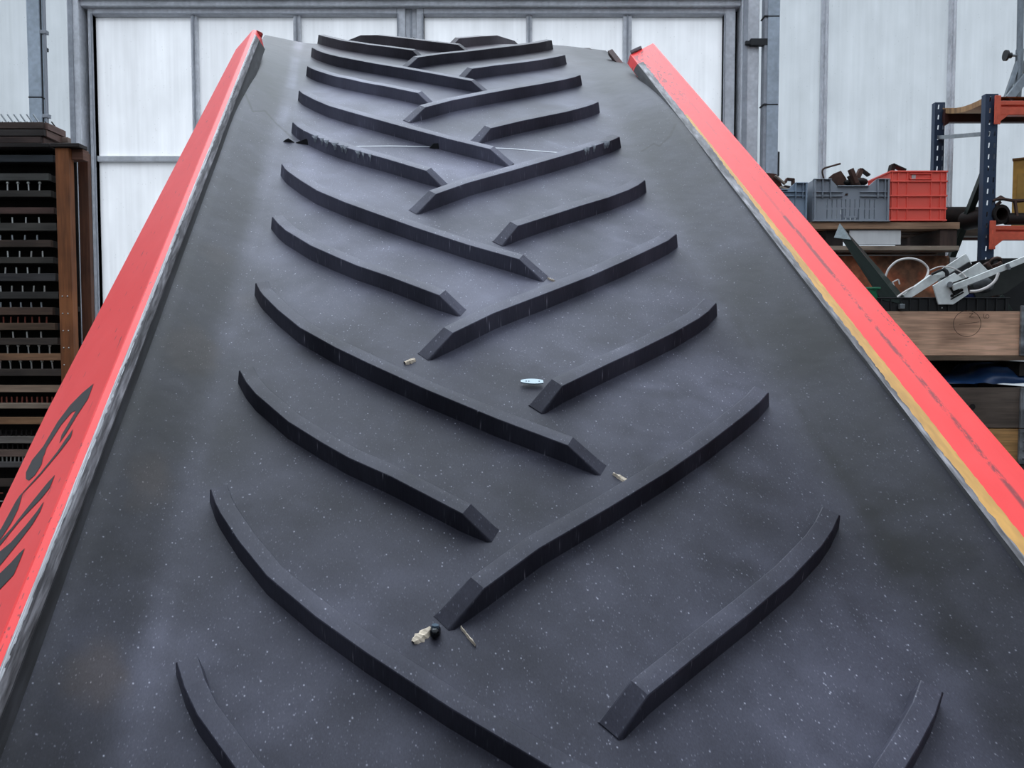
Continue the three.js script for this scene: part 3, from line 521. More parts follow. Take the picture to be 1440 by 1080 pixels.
    const off = ((k * 37) % 10) / 10 * step * 0.8 + 0.03, pg = { ball: pinBall, plain: pinPlain, short: pinShort, rust: pinPlain, dark: pinPlain }[kind], pm = { ball: M.pin, plain: M.pin, short: M.galv, rust: M.pinRust, dark: M.scrapDark }[kind];
    for (let x = w / 2 - off - 0.03; x > w / 2 - 0.42; x -= step) { const p = mesh('pin', pg, pm, t); p.position.set(x, y1 - y0, -0.004); p.rotation.z = rr(-0.08, 0.08); }
    for (let r = 1; r <= 2; r++) for (let x = w / 2 - off - 0.06 - 0.02 * r; x > w / 2 - 0.42; x -= Math.max(step, 0.05)) { const p = mesh('pin', pinShort, M.scrapDark, t); p.position.set(x, y1 - y0 > 0 ? 0.012 : 0, -0.04 * r); }
  });
  // lower cabinet with upright slats and red pins
  const cab = thing('slatted_crate', 'dark slatted timber crate with red tipped pins below the left rack trays', 'crate', [-3.16, 0, Z - 0.05]);
  for (let i = 0; i < 6; i++) mesh('slat', box(0.06, 0.86, 0.02, -0.42 + i * 0.16, 0.46, 0.03), wood(0x3a302b, i % 2), cab);
  mesh('crate_rail', box(0.96, 0.05, 0.016, 0, 0.90, 0.012), wood(0x4f443d), cab);
  mesh('crate_rail', box(0.96, 0.05, 0.016, 0, 0.05, 0.012), wood(0x4f443d), cab);
  mesh('crate_back', box(0.96, 0.88, 0.012, 0, 0.44, -0.07), wood(0x221c19), cab);
  for (let i = 0; i < 5; i++) for (let j = 0; j < 8; j++) { const p = mesh('pin', pinPlain, j % 2 ? M.pinRust : M.pin, cab); p.rotation.z = -Math.PI / 2; p.position.set(-0.38 + i * 0.16, 0.5 + j * 0.048, 0.02); }

  // three loose frames on the rack's top
  const frames = [[2.872, 2.92, -2.625, 0x4b3a36, 'dark brown timber frame lying directly on the rack top'], [2.922, 2.959, -2.63, 0x3a3432, 'grey black timber frame, middle of the three on the rack top'], [2.961, 2.999, -2.62, 0x54443e, 'brown timber frame with slanted metal pins, topmost on the rack']];
  frames.forEach(([y0, y1, x1, hex, label], k) => {
    const y = 2.8775 + 0.0415 * k, h = 0.041, fx1 = [-2.715, -2.695, -2.70][k], t = thing('timber_tray', label, 'frame', [-3.3, y, Z]), w = 2 * (fx1 + 3.3);
    mesh('front_rail', box(w, h * 0.9, 0.03, 0, h / 2, 0.0), wood(hex, k % 2), t);
    mesh('side_rail', box(0.035, h * 0.95, 0.20, w / 2 - 0.012 + (k === 2 ? 0.012 : 0), h / 2, -0.105), wood(k ? 0x7b625b : 0x5f4a44, 1), t);
    mesh('rear_rail', box(w - 0.04, h * 0.9, 0.03, 0, h / 2, -0.19), wood(0x3a302c), t);
    mesh('slat_bottom', box(w - 0.05, 0.012, 0.14, 0, 0.012, -0.095), wood(0x2a2420), t);
    if (k === 1) mesh('peg', box(0.05, h * 0.75, 0.04, w / 2 + 0.02, h / 2, -0.18), wood(0x9a8880), t);
    if (k === 2) for (let i = 0; i < 12; i++) { const x = w / 2 - 0.03 - i * 0.037; mesh('pin', rod(V(x, h * 0.9, 0.0), V(x - 0.034, h + 0.045, 0.0), 0.0045, 6), M.galv, t); mesh('pin', rod(V(x + 0.01, h * 0.9, -0.19), V(x - 0.03, h + 0.05, -0.19), 0.004, 6), M.scrapDark, t); }
  });
}

// ---------------------------------------------------------------- right-hand shelving
const Z1 = -6.0, Z3 = -5.35;
function crateBox(o, w, h, d, m, style) {                     // open plastic crate with ribs, standing on y = 0, front at z = 0
  const t = 0.008, ribs = [];
  if (style === 'red') {
    mesh('front_wall', box(w, h - 0.01, t, 0, h / 2, -0.012), m, o);
    mesh('back_wall', box(w, h - 0.01, t, 0, h / 2, -d + 0.012), m, o);
    for (const s of [-1, 1]) mesh('side_wall', box(t, h - 0.01, d - 0.02, s * (w / 2 - 0.01), h / 2, -d / 2), m, o);
    mesh('crate_floor', box(w - 0.02, t, d - 0.02, 0, 0.008, -d / 2), m, o);
    for (const y of [0.004, h * 0.24, h * 0.49, h * 0.775, h - 0.012]) mesh('rib', box(w + 0.006, 0.012, 0.02, 0, y + 0.006, -0.006), m, o);
    for (const x of [-w / 2 + 0.012, -w / 2 + 0.055, -w * 0.2, w * 0.22, w / 2 - 0.045, w / 2 - 0.008]) mesh('rib', box(0.007, h - 0.01, 0.016, x, h / 2, -0.006), m, o);
    for (const y of [0.004, h * 0.24, h * 0.49, h * 0.775, h - 0.012]) for (const s of [-1, 1]) mesh('rib', box(0.02, 0.012, d, s * (w / 2 - 0.006), y + 0.006, -d / 2), m, o);
    mesh('handle_rim', [box(0.15, 0.006, 0.018, 0.01, h * 0.94, -0.004), box(0.15, 0.006, 0.018, 0.01, h * 0.83, -0.004), box(0.006, 0.035, 0.018, -0.065, h * 0.885, -0.004), box(0.006, 0.035, 0.018, 0.085, h * 0.885, -0.004)], m, o);
    mesh('sticker', box(0.028, 0.042, 0.002, -0.035, h * 0.86, -0.0065, 0), std(0xb9b4b0, 0.5), o);
    return;
  }
  // stacking crate: lowered handles, slotted lower half
  const dip = [[-w / 2, 0], [w / 2, 0], [w / 2, h], [w / 2 - 0.09 * w / 0.52, h], [w / 2 - 0.14 * w / 0.52, h - 0.045], [-w / 2 + 0.165 * w / 0.52, h - 0.045], [-w / 2 + 0.122 * w / 0.52, h], [-w / 2, h]];
  const wall = () => { const s = new THREE.Shape(dip.map((p) => new THREE.Vector2(...p))); const slot = (x, y0, y1, ww = 0.008) => { const q = new THREE.Path(); q.moveTo(x - ww / 2, y0); q.lineTo(x - ww / 2, y1); q.lineTo(x + ww / 2, y1); q.lineTo(x + ww / 2, y0); q.closePath(); s.holes.push(q); };
    for (const x of [-0.165, -0.131, -0.098, 0.098, 0.131, 0.165]) { slot(x, 0.02, 0.085); slot(x, 0.095, 0.155); }
    const q = new THREE.Path(); q.moveTo(-0.07, 0.015); q.lineTo(-0.07, 0.088); q.lineTo(-0.05, 0.088); q.lineTo(-0.045, 0.03); q.lineTo(0.045, 0.03); q.lineTo(0.05, 0.09); q.lineTo(0.062, 0.09); q.lineTo(0.062, 0.015); q.closePath(); s.holes.push(q);
    for (const x of [-0.036, -0.006, 0.028]) { slot(x, 0.04, 0.09); slot(x, 0.098, 0.155); }
    slot(-0.064, 0.1, 0.155); slot(0.06, 0.1, 0.155);
    const q2 = new THREE.Path(); q2.moveTo(-0.052, 0.172); q2.lineTo(-0.036, 0.198); q2.lineTo(-0.018, 0.198); q2.lineTo(-0.02, 0.172); q2.closePath(); s.holes.push(q2);
    return metres(new THREE.ExtrudeGeometry(s, { depth: t, bevelEnabled: true, bevelSize: 0.001, bevelThickness: 0.001, bevelSegments: 1 })); };
  mesh('front_wall', wall().translate(0, 0, -0.03), m, o); mesh('back_wall', wall().translate(0, 0, -d + 0.02), m, o);
  for (const s of [-1, 1]) mesh('side_wall', box(t, h - 0.004, d - 0.03, s * (w / 2 - 0.006), h / 2, -d / 2 - 0.005), m, o);
  mesh('crate_floor', box(w - 0.02, t, d - 0.05, 0, 0.006, -d / 2), m, o);
  for (const y of [0.175, 0.205]) for (const s of [-1, 1]) mesh('rib', box(w / 2 - 0.06, 0.006, 0.02, s * (w / 4 + 0.03), y, -0.014), m, o);
  mesh('rib', box(w + 0.01, 0.008, 0.03, 0, 0.004, -0.012), m, o);
  mesh('rim', box(0.122 * w / 0.52, 0.006, 0.03, -w / 2 + 0.061, h, -0.012), m, o); mesh('rim', box(0.09 * w / 0.52, 0.006, 0.03, w / 2 - 0.045, h, -0.012), m, o); mesh('rim', box(w - 0.305 * w / 0.52, 0.006, 0.03, 0.012, h - 0.046, -0.012), m, o);
  for (const x of [-w / 2 + 0.062, -w / 2 + 0.117, w / 2 - 0.083, w / 2 - 0.035]) mesh('rib', box(0.005, h - 0.16, 0.03, x, h - (h - 0.16) / 2, -0.012), m, o);
  for (const x of [-w / 2 + 0.01, w / 2 - 0.01]) mesh('rib', box(0.012, h, 0.03, x, h / 2, -0.014), m, o);
}
{
  const yB = 2.567;                                     // top of the pallet
  // pallet under the crates
  const pal = thing('pallet', 'weathered brown wooden pallet under the grey and red crates', 'pallet', [2.55, 0, Z1]);
  const pw = (h, k = 0) => wood(h, k);
  const pal0 = 1.62, pal1 = 3.121, pc = (pal0 + pal1) / 2 - 2.55, pl = pal1 - pal0;
  for (const [i, z] of [0, -0.17, -0.34, -0.51, -0.66].entries()) mesh('deck_board', box(pl, 0.048, 0.13, pc, yB - 0.026, z - 0.06), pw(i ? 0x7d6654 : 0xb08c70, i % 2), pal);
  mesh('stringer', box(0.12, 0.135, 0.7, pal1 - 2.55 - 0.07, yB - 0.118, -0.36), pw(0x4b3830), pal);
  mesh('stringer', box(0.12, 0.135, 0.7, pc - 0.1, yB - 0.118, -0.4), pw(0x2f2622), pal);
  mesh('stringer', box(0.12, 0.135, 0.7, pal0 - 2.55 + 0.07, yB - 0.118, -0.36), pw(0x2f2622), pal);
  for (const [i, z] of [0, -0.3, -0.62].entries()) mesh('base_board', box(pl + 0.0, 0.032, 0.13, pc, 2.38 + 0.005, z - 0.06), pw(i ? 0x6a5a4d : 0xb3a291), pal);
  const gp = thing('panel_offcut', 'pale grey panel offcut standing inside the pallet under the crates', 'panel', [(2.362 + 2.719) / 2, 2.405 + 0.004, Z1 - 0.02]);
  mesh('sheet', box(0.36, 0.102, 0.012, 0, 0.051, 0), M.panelGrey, gp); mesh('edge_trim', box(0.36, 0.006, 0.016, 0, 0.103, 0), M.galv, gp);
  mesh('edge_trim', box(0.36, 0.004, 0.016, 0, 0.002, 0), M.galv, gp);

  // crates and what sticks out of them
  const gc = thing('plastic_crate', 'slate grey slotted plastic crate full of scrap brackets', 'crate', [(2.094 + 2.624) / 2, yB, Z1 + 0.02], 0.0);
  crateBox(gc, 0.53, 0.292, 0.38, M.greyPlastic, 'slot');
  const rc = thing('plastic_crate', 'orange red ribbed plastic crate standing right of the grey crate', 'crate', [(2.626 + 3.025) / 2, yB, Z1 + 0.01], 0.0);
  crateBox(rc, 0.395, 0.352, 0.39, M.redPlastic, 'red');
  const bc = thing('plastic_crate', 'blue grey plastic crate partly hidden by the red conveyor side', 'crate', [1.80, yB, Z1 + 0.03], 0);
  crateBox(bc, 0.50, 0.265, 0.38, M.bluePlastic, 'slot');
  const S = (px, py, dz = 0) => V(0, 0, dz);
  const item = (name, label, cat, geos, m, part, group) => { const bb = new THREE.Box3(), gs = geos.map((g) => (g.index ? g.toNonIndexed() : g)); gs.forEach((g) => { g.computeBoundingBox(); bb.union(g.boundingBox); }); const c = bb.getCenter(V()); c.y = bb.min.y; const o = thing(name, label, cat, c.toArray(), 0, group); mesh(part, gs.map((g) => g.translate(-c.x, -c.y, -c.z)), m, o); return o; };
  item('bent_rod', 'thin bent steel rod sticking up from the grey crate', 'rod', [tube([V(2.213, 2.83, -6.1), V(2.202, 2.89, -6.1), V(2.193, 2.94, -6.1), V(2.205, 2.955, -6.1), V(2.225, 2.962, -6.1), V(2.32, 2.989, -6.1)], 0.0065, 30)], M.scrap, 'rod');
  item('steel_plate', 'brown cut steel plate leaning in the grey crate', 'plate', [plate([[2.264, 2.782], [2.274, 2.909], [2.304, 2.934], [2.354, 2.954], [2.391, 2.904], [2.413, 2.848], [2.414, 2.782]], 0.02).translate(0, 0, -6.2)], M.scrap, 'plate');
  item('angle_bracket', 'short dark angle bracket leaning left in the grey crate', 'bracket', [bar(V(2.399, 2.954, -6.12), V(2.442, 2.854, -6.12), 0.05, 0.028), bar(V(2.408, 2.918, -6.14), V(2.46, 2.827, -6.14), 0.03, 0.05)], M.scrap, 'bracket');
  item('angle_bracket', 'bent steel bracket with raised knee near the red crate', 'bracket', [bar(V(2.46, 2.875, -6.18), V(2.499, 2.965, -6.18), 0.05, 0.03), bar(V(2.494, 2.965, -6.18), V(2.556, 2.92, -6.18), 0.05, 0.014)], M.scrap, 'bracket');
  item('scrap_lump', 'black lump of scrap between the brackets in the grey crate', 'scrap', [new THREE.IcosahedronGeometry(0.045, 1).scale(1.3, 0.7, 1).translate(2.487, 2.873, -6.17), new THREE.IcosahedronGeometry(0.04, 1).scale(1.2, 0.6, 1).translate(2.42, 2.87, -6.18)], M.scrapDark, 'lump');
  item('angle_bracket', 'dark square hook standing behind the orange red crate', 'bracket', [bar(V(2.713, 2.909, -6.2), V(2.731, 3.0, -6.2), 0.06, 0.028), bar(V(2.726, 3.0, -6.2), V(2.819, 2.959, -6.2), 0.06, 0.016), bar(V(2.71, 2.818, -6.2), V(2.713, 2.909, -6.2), 0.06, 0.024)], M.scrapDark, 'bracket');
  item('rusty_sheet', 'rust brown bent sheet heaped in the blue grey crate', 'scrap', [plate([[1.789, 2.716], [1.779, 2.92], [1.86, 2.91], [1.901, 2.83], [1.932, 2.801], [1.942, 2.716]], 0.03).translate(0, 0, -6.1)], std(0x54382b, 0.8, { map: rust }), 'sheet');
  item('bent_strip', 'pale tan bent strip lying over the blue grey crate', 'strip', [bar(V(1.844, 2.895, -6.05), V(1.915, 2.836, -6.05), 0.03, 0.012), bar(V(1.871, 2.811, -6.02), V(1.946, 2.787, -6.02), 0.03, 0.012)], std(0xa59383, 0.6, { map: worn }), 'strip');
  item('square_clip', 'brown square clip at the edge of the blue grey crate', 'clip', [bar(V(1.928, 2.873, -6.06), V(1.978, 2.868, -6.06), 0.04, 0.016), bar(V(1.973, 2.873, -6.06), V(1.974, 2.813, -6.06), 0.04, 0.016), bar(V(1.918, 2.848, -6.06), V(1.933, 2.878, -6.06), 0.04, 0.014), bar(V(1.909, 2.823, -6.06), V(1.969, 2.813, -6.06), 0.04, 0.012)], M.scrap, 'clip');

  // boards and boxes below the pallet, down to the floor
  const plank = (name, label, cat, x0, x1, y0, y1, hex, k, d = 0.6, part = 'front_board', z = Z1, extra) => {
    const o = thing(name, label, cat, [(x0 + x1) / 2, y0, z]), w = x1 - x0, h = y1 - y0, m = wood(hex, k);
    mesh(part, box(w, h, 0.022, 0, h / 2, -0.011), m, o);
    for (const s of [-1, 1]) mesh('side_board', box(0.02, h, d - 0.022, s * (w / 2 - 0.01), h / 2, -0.022 - (d - 0.022) / 2), wood(hex, 1 - k), o);
    mesh('back_board', box(w - 0.04, h, 0.02, 0, h / 2, -d + 0.01), wood(0x3a302a), o);
    if (extra) extra(o, w, h);
    return o;
  };
  const rustBoard = std(0xcf8f68, 0.7, { map: rust });
  const b1 = thing('timber_box', 'rust stained brown plywood box directly under the crate pallet', 'box', [2.62, 1.974, Z1 - 0.16]);
  mesh('front_board', box(1.38, 2.346 - 1.974, 0.02, -0.18, (2.346 - 1.974) / 2, 0), rustBoard, b1);
  for (const x of [-0.86, 0.50]) mesh('side_board', box(0.02, 2.346 - 1.974, 0.5, x, (2.346 - 1.974) / 2, -0.26), rustBoard, b1);
  mesh('corner_post', box(0.08, 0.36, 0.05, 0.55, 0.18, 0.0), M.panelGrey, b1, 'pale grey corner post');
  const b0 = plank('timber_box', 'plain dark timber box on the floor carrying the rusty plywood box', 'box', 1.76, 3.12, 0, 1.974 - 0.002, 0x3d322b, 1, 0.55, 'front_board', Z1 - 0.15);
  const b2 = plank('pallet_collar', 'light brown pallet collar with a pencilled circle beneath the white machine parts', 'box', 1.75, 3.3, 1.648, 1.924, 0xf3c4a6, 0, 0.7, 'front_board', Z3, (o, w, h) => {
    const ink = std(0x4d3b30, 0.9), cx = 2.847 - o.position.x, cy = 1.848 - o.position.y;
    mesh('pencil_mark', new THREE.TorusGeometry(0.086, 0.0018, 4, 40).scale(1, 0.94, 0.3).translate(cx, cy, 0.0002), ink, o);
    mesh('pencil_mark', bar(V(cx - 0.05, cy - 0.005, 0), V(cx + 0.075, cy + 0.01, 0), 0.0012, 0.003, 0), ink, o);
    mesh('pencil_mark', [bar(V(cx + 0.01, cy + 0.062, 0), V(cx + 0.035, cy + 0.064, 0), 0.0012, 0.003, 0), bar(V(cx + 0.035, cy + 0.064, 0), V(cx + 0.012, cy + 0.04, 0), 0.0012, 0.003, 0), bar(V(cx + 0.012, cy + 0.04, 0), V(cx + 0.04, cy + 0.04, 0), 0.0012, 0.003, 0), new THREE.TorusGeometry(0.011, 0.0015, 4, 12).scale(1, 1, 0.3).translate(cx + 0.125, cy + 0.045, 0), bar(V(cx + 0.1, cy + 0.06, 0), V(cx + 0.105, cy + 0.034, 0), 0.0012, 0.003, 0), bar(V(cx + 0.105, cy + 0.034, 0), V(cx + 0.116, cy + 0.034, 0), 0.0012, 0.003, 0)], ink, o);
  });
  const hinge = (o, x, h) => mesh('corner_hinge', [box(0.045, h, 0.02, x, h / 2, 0.011), ...[0.15, 0.4, 0.65, 0.9].map((f) => box(0.03, 0.012, 0.012, x + 0.012, h * f, 0.024))], M.hinge, o, 'zinc corner hinge');
  hinge(b2, 3.196 - b2.position.x, 1.924 - 1.612);
  const pl2 = thing('pallet', 'dark wooden pallet between the pencilled collar and the blue tarpaulin', 'pallet', [2.46, 1.595, Z3]);
  mesh('deck_board', box(1.7, 0.03, 0.12, 0, 1.639 - 1.595 - 0.008, -0.05), wood(0x6d5a49), pl2);
  for (const z of [-0.22, -0.39, -0.58]) mesh('deck_board', box(1.7, 0.03, 0.12, 0, 1.639 - 1.595 - 0.008, z), wood(0x4c3f35), pl2);
  for (const x of [-0.79, 0, 0.79]) mesh('stringer', box(0.1, 0.09, 0.62, x, -0.032, -0.34), wood(0x2b2421), pl2);
  mesh('added_backing', box(1.7, 0.16, 0.03, 0, -0.06, -0.64), wood(0x2b2421), pl2);  // added dark board, blocks the bright panes seen through the gap
  const tarp = thing('tarpaulin', 'crumpled blue tarpaulin stuffed under the pencilled pallet collar', 'tarpaulin', [2.44, 1.465, Z3]);
  { const rows = []; for (let i = 0; i <= 24; i++) { const r = []; for (let j = 0; j <= 10; j++) { const x = -0.75 + 1.62 * i / 24, a = j / 10 * Math.PI * 0.62, bulge = lerp(0.42, 1.15, smoothstep(x, 0.5, 0.62)); r.push([V(x, 0.0 + 0.105 * bulge * Math.sin(a) + 0.012 * (noise(i * 0.9, j * 0.9, 401) - 0.5) + 0.008, -0.33 + 0.3 * Math.cos(a) + 0.03 * (noise(i * 0.7, j * 0.8, 402) - 0.5)), i / 6, j / 6]); } rows.push(r); } mesh('sheet', skin(rows), new THREE.MeshStandardMaterial({ color: 0x24426b, roughness: 0.35, map: worn, side: THREE.DoubleSide }), tarp); }
  const b3 = plank('pallet_collar', 'dark weathered pallet collar with a knot hole below the blue tarpaulin', 'box', 1.85, 3.3, 1.192, 1.447, 0x6a5d54, 1, 0.7, 'front_board', Z3, (o) => { mesh('knot', new THREE.CylinderGeometry(0.019, 0.019, 0.004, 14).rotateX(Math.PI / 2).translate(2.893 - o.position.x, 1.326 - o.position.y, 0.001), std(0x1c1613, 0.9), o); });
  hinge(b3, 3.21 - b3.position.x, 1.447 - 1.192);
  const b4 = plank('pallet_collar', 'clean honey coloured pallet collar, lowest one in view by the red panel', 'box', 1.95, 3.3, 0.966, 1.187, 0xd9a86c, 0, 0.7, 'front_board', Z3);
  hinge(b4, 3.208 - b4.position.x, 1.187 - 0.966);
  const b5 = plank('pallet_collar', 'dark brown pallet collar resting on the floor beneath the others', 'box', 1.75, 3.3, 0.12, 0.962, 0x4d4038, 1, 0.7, 'front_board', Z3);
  const b6 = thing('pallet', 'floor pallet at the bottom of the collar stack', 'pallet', [2.42, 0, Z3]);
  for (const z of [-0.06, -0.25, -0.44, -0.63]) mesh('deck_board', box(1.45, 0.025, 0.12, 0, 0.1075, z), wood(0x5f5045), b6);
  for (const x of [-0.66, 0, 0.66]) mesh('stringer', box(0.1, 0.095, 0.68, x, 0.0475, -0.35), wood(0x44382f), b6);

  // things lying on the pencilled collar
  const yT = 1.924;
  const bk = thing('plastic_crate', 'flat black plastic crate under the white machine parts', 'crate', [2.70, yT, Z3 - 0.02]);
  mesh('front_wall', box(0.82, 0.085, 0.01, 0, 0.043, 0), M.blackPlastic, bk); mesh('back_wall', box(0.82, 0.085, 0.01, 0, 0.043, -0.5), M.blackPlastic, bk);
  for (const s of [-1, 1]) mesh('side_wall', box(0.01, 0.085, 0.49, s * 0.405, 0.043, -0.25), M.blackPlastic, bk);
  mesh('crate_floor', box(0.8, 0.008, 0.48, 0, 0.006, -0.25), M.blackPlastic, bk);
  for (let i = 0; i < 14; i++) mesh('rib', box(0.008, 0.08, 0.016, -0.39 + i * 0.06, 0.042, 0.006), M.blackPlastic, bk);
  mesh('rim', box(0.83, 0.008, 0.022, 0, 0.084, 0.004), M.blackPlastic, bk);
  const ch = thing('steel_channel', 'dark green steel channel leaning diagonally against the boxes', 'channel', [0, 0, 0]);
  {
    const q = (x, y, z) => V(...[x, y, z]), A0 = V(2.013, 2.37, -5.360), A1 = V(2.385, 1.982, -5.360), B0 = V(2.092, 2.384, -5.360), B1 = V(2.452, 1.986, -5.360), C0 = V(2.064, 2.459, -5.430), C1 = V(2.506, 2.003, -5.430);
    const slab = (a, b, c, d, t, m, n) => { const nn = V().crossVectors(b.clone().sub(a), d.clone().sub(a)).normalize().multiplyScalar(t), p = [a, b, c, d], k = p.map((x) => x.clone().sub(nn)); const g = skin([[...p.map((x) => [x, 0, 0])], [...k.map((x) => [x, 0, 1])]], true), f1 = skin([[[p[0], 0, 0], [p[1], 1, 0]], [[p[3], 0, 1], [p[2], 1, 1]]]), f2 = skin([[[k[0], 0, 0], [k[1], 1, 0]], [[k[3], 0, 1], [k[2], 1, 1]]]); return mesh(n, [flatShade(g), flatShade(f1), flatShade(f2)], m, ch); };
    slab(V(2.062, 2.366, -5.360), V(2.309, 1.999, -5.360), V(2.448, 1.968, -5.360), V(2.11, 2.379, -5.360), 0.006, M.channel, 'web');
    slab(V(2.11, 2.379, -5.360), V(2.448, 1.968, -5.360), V(2.525, 1.99, -5.450), V(2.09, 2.466, -5.450), 0.006, M.channel, 'flange');
    slab(V(2.004, 2.382, -5.350), V(2.111, 2.369, -5.350), V(2.098, 2.428, -5.400), V(2.057, 2.477, -5.400), 0.006, M.channelLight, 'end_tab');
    mesh('foot_clip', box(0.03, 0.03, 0.03, 2.43, 1.954, -5.340), M.galv, ch);
  }
  const cup = thing('plastic_tub', 'small green plastic tub beside the foot of the steel channel', 'tub', [2.271, yT + 0.004, -5.43]);
  mesh('tub_wall', new THREE.LatheGeometry([[0.0, 0.002], [0.055, 0.002], [0.062, 0.02], [0.072, 0.135], [0.078, 0.135], [0.078, 0.148], [0.070, 0.148], [0.058, 0.02], [0, 0.01]].map((p) => new THREE.Vector2(...p)), 28), M.green, cup);

  const wm = thing('machine_bracket', 'white slotted machine bracket with levers lying on the black crate', 'machine part', [0, 0, 0]);
  {
    const zf = -5.4, pt = (list) => list.map(([a, b]) => [a, b]);
    mesh('arm', plate(pt([[2.46, 2.028], [2.488, 1.997], [2.669, 2.113], [2.712, 2.157], [2.632, 2.153]]), 0.03).translate(0, 0, zf - 0.02), M.white, wm);
    mesh('base_plate', plate(pt([[2.623, 2.083], [2.661, 1.968], [2.75, 1.968], [2.846, 2.034], [2.822, 2.109], [2.754, 2.162]]), 0.012).translate(0, 0, -5.350), M.white, wm);
    mesh('upper_plate', plate(pt([[2.665, 2.16], [2.863, 2.289], [2.901, 2.227], [2.711, 2.097]]), 0.012).translate(0, 0, -5.430), M.white, wm);
    mesh('rear_plate', plate(pt([[2.762, 2.108], [2.967, 2.238], [3.023, 2.184], [2.808, 2.081]]), 0.012).translate(0, 0, -5.460), M.white, wm);
    mesh('slot_bar', bar(V(2.709, 2.117, -5.400), V(2.881, 2.224, -5.400), 0.02, 0.03), M.rubber, wm, 'dark slot bar');
    mesh('bolt_block', [bar(V(2.741, 2.077, -5.330), V(2.769, 2.033, -5.330), 0.03, 0.04), bar(V(2.733, 1.998, -5.335), V(2.811, 2.042, -5.335), 0.008, 0.008)], M.scrapDark, wm);
    mesh('bolt', rod(V(2.728, 2.091, -5.340), V(2.708, 2.089, -5.300), 0.017, 14), M.galv, wm);
    for (const [bx, by] of [[2.739, 2.02], [2.796, 2.056]]) mesh('bolt', rod(V(bx, by, -5.342), V(bx, by, -5.325), 0.009, 10), M.scrapDark, wm);
    mesh('lever', [tube([V(2.621, 2.154, -5.360), V(2.651, 2.171, -5.350), V(2.687, 2.184, -5.350)], 0.008, 12), tube([V(2.686, 2.189, -5.350), V(2.704, 2.17, -5.340), V(2.709, 2.144, -5.340)], 0.013, 12)], M.rubber, wm, 'black lever');
    mesh('foot', new THREE.SphereGeometry(0.016, 12, 8).translate(2.695, 1.947, -5.380), M.white, wm);
  }
  const ar = thing('swivel_mount', 'long white arm with dark guard sheet reaching up to the right edge', 'machine part', [0, 0, 0]);
  mesh('rail', [bar(V(2.726, 2.067, -5.300), V(3.29, 2.294, -5.300), 0.02, 0.036)], M.white, ar);
  mesh('slot', bar(V(2.719, 2.096, -5.288), V(2.815, 2.131, -5.288), 0.004, 0.008), M.scrapDark, ar);
  mesh('guard_sheet', plate([[2.876, 2.086], [3.379, 2.308], [3.355, 2.22], [3.097, 2.037], [2.927, 2.006]], 0.01).translate(0, 0, -5.400), std(0x3c3f3c, 0.5, { map: worn, metalness: 0.3 }), ar, 'dark grey guard sheet');
  mesh('guard_bulge', new THREE.SphereGeometry(0.07, 20, 12).scale(1, 0.75, 0.5).translate(2.965, 2.09, -5.400), std(0x55585a, 0.4, { map: worn, metalness: 0.3 }), ar);
  mesh('bolt', [rod(V(3.06, 2.206, -5.300), V(3.043, 2.204, -5.270), 0.011, 10), rod(V(3.07, 2.189, -5.300), V(3.052, 2.187, -5.270), 0.011, 10)], M.galv, ar);
  mesh('foot', plate([[3.083, 2.028], [3.145, 1.934], [3.104, 1.934], [3.061, 2.019]], 0.02).translate(0, 0, -5.400), M.channel, ar);
  const cb = thing('cable', 'pale looped cable arching over the rusty plywood board', 'cable', [0, 0, 0]);
  mesh('wire', tube([V(2.372, 2.148, -5.450), V(2.393, 2.197, -5.450), V(2.446, 2.246, -5.450), V(2.527, 2.262, -5.450), V(2.6, 2.242, -5.450), V(2.642, 2.197, -5.450), V(2.624, 2.146, -5.430), V(2.585, 2.105, -5.420), V(2.477, 2.054, -5.380), V(2.39, 1.995, -5.370)], 0.0072, 60), M.cable, cb);
  const cb2 = thing('cable', 'white cable hanging in a bend below the long white arm', 'cable', [0, 0, 0]);
  mesh('wire', tube([V(2.988, 2.156, -5.270), V(2.971, 2.113, -5.270), V(2.929, 2.074, -5.270), V(2.864, 2.047, -5.270), V(2.821, 2.044, -5.280)], 0.009, 40), M.cable, cb2);
  const cb3 = thing('cable', 'thin pale cable curling over the upper white plate', 'cable', [0, 0, 0]);
  mesh('wire', tube([V(2.607, 2.18, -5.350), V(2.668, 2.202, -5.350), V(2.748, 2.193, -5.350), V(2.811, 2.158, -5.350), V(2.828, 2.126, -5.330)], 0.004, 40), M.cable, cb3);
  item('square_clip', 'small white square clip in front of the rusty plywood board', 'clip', [bar(V(2.418, 2.112, -5.450), V(2.454, 2.13, -5.450), 0.01, 0.008), bar(V(2.454, 2.13, -5.450), V(2.464, 2.098, -5.450), 0.01, 0.008), bar(V(2.418, 2.112, -5.450), V(2.428, 2.089, -5.450), 0.01, 0.008), bar(V(2.428, 2.089, -5.450), V(2.451, 2.049, -5.450), 0.01, 0.006)], M.cable, 'clip');
  item('blue_tub', 'dark blue tub behind the white base plate', 'tub', [new THREE.CylinderGeometry(0.09, 0.08, 0.1, 20).translate(2.908, 1.987, -5.490)], std(0x1e2a5c, 0.4), 'tub_body');
  item('scrap_fitting', 'grey pipe fittings heaped against the foot of the blue upright', 'fitting', [new THREE.TorusGeometry(0.03, 0.014, 8, 16).rotateX(0.6).translate(3.126, 2.246, -5.550), rod(V(3.034, 2.237, -5.500), V(3.067, 2.192, -5.500), 0.02), rod(V(3.126, 2.233, -5.550), V(3.135, 1.932, -5.550), 0.022), new THREE.CylinderGeometry(0.03, 0.035, 0.06, 14).rotateZ(0.5).translate(3.128, 2.212, -5.520)], M.scrap, 'fitting');
  item('dark_crate', 'black crate filling the gap under the long white arm', 'crate', [span(3.158, 3.507, yT, 2.283, -5.65, -5.95)], M.blackPlastic, 'body');

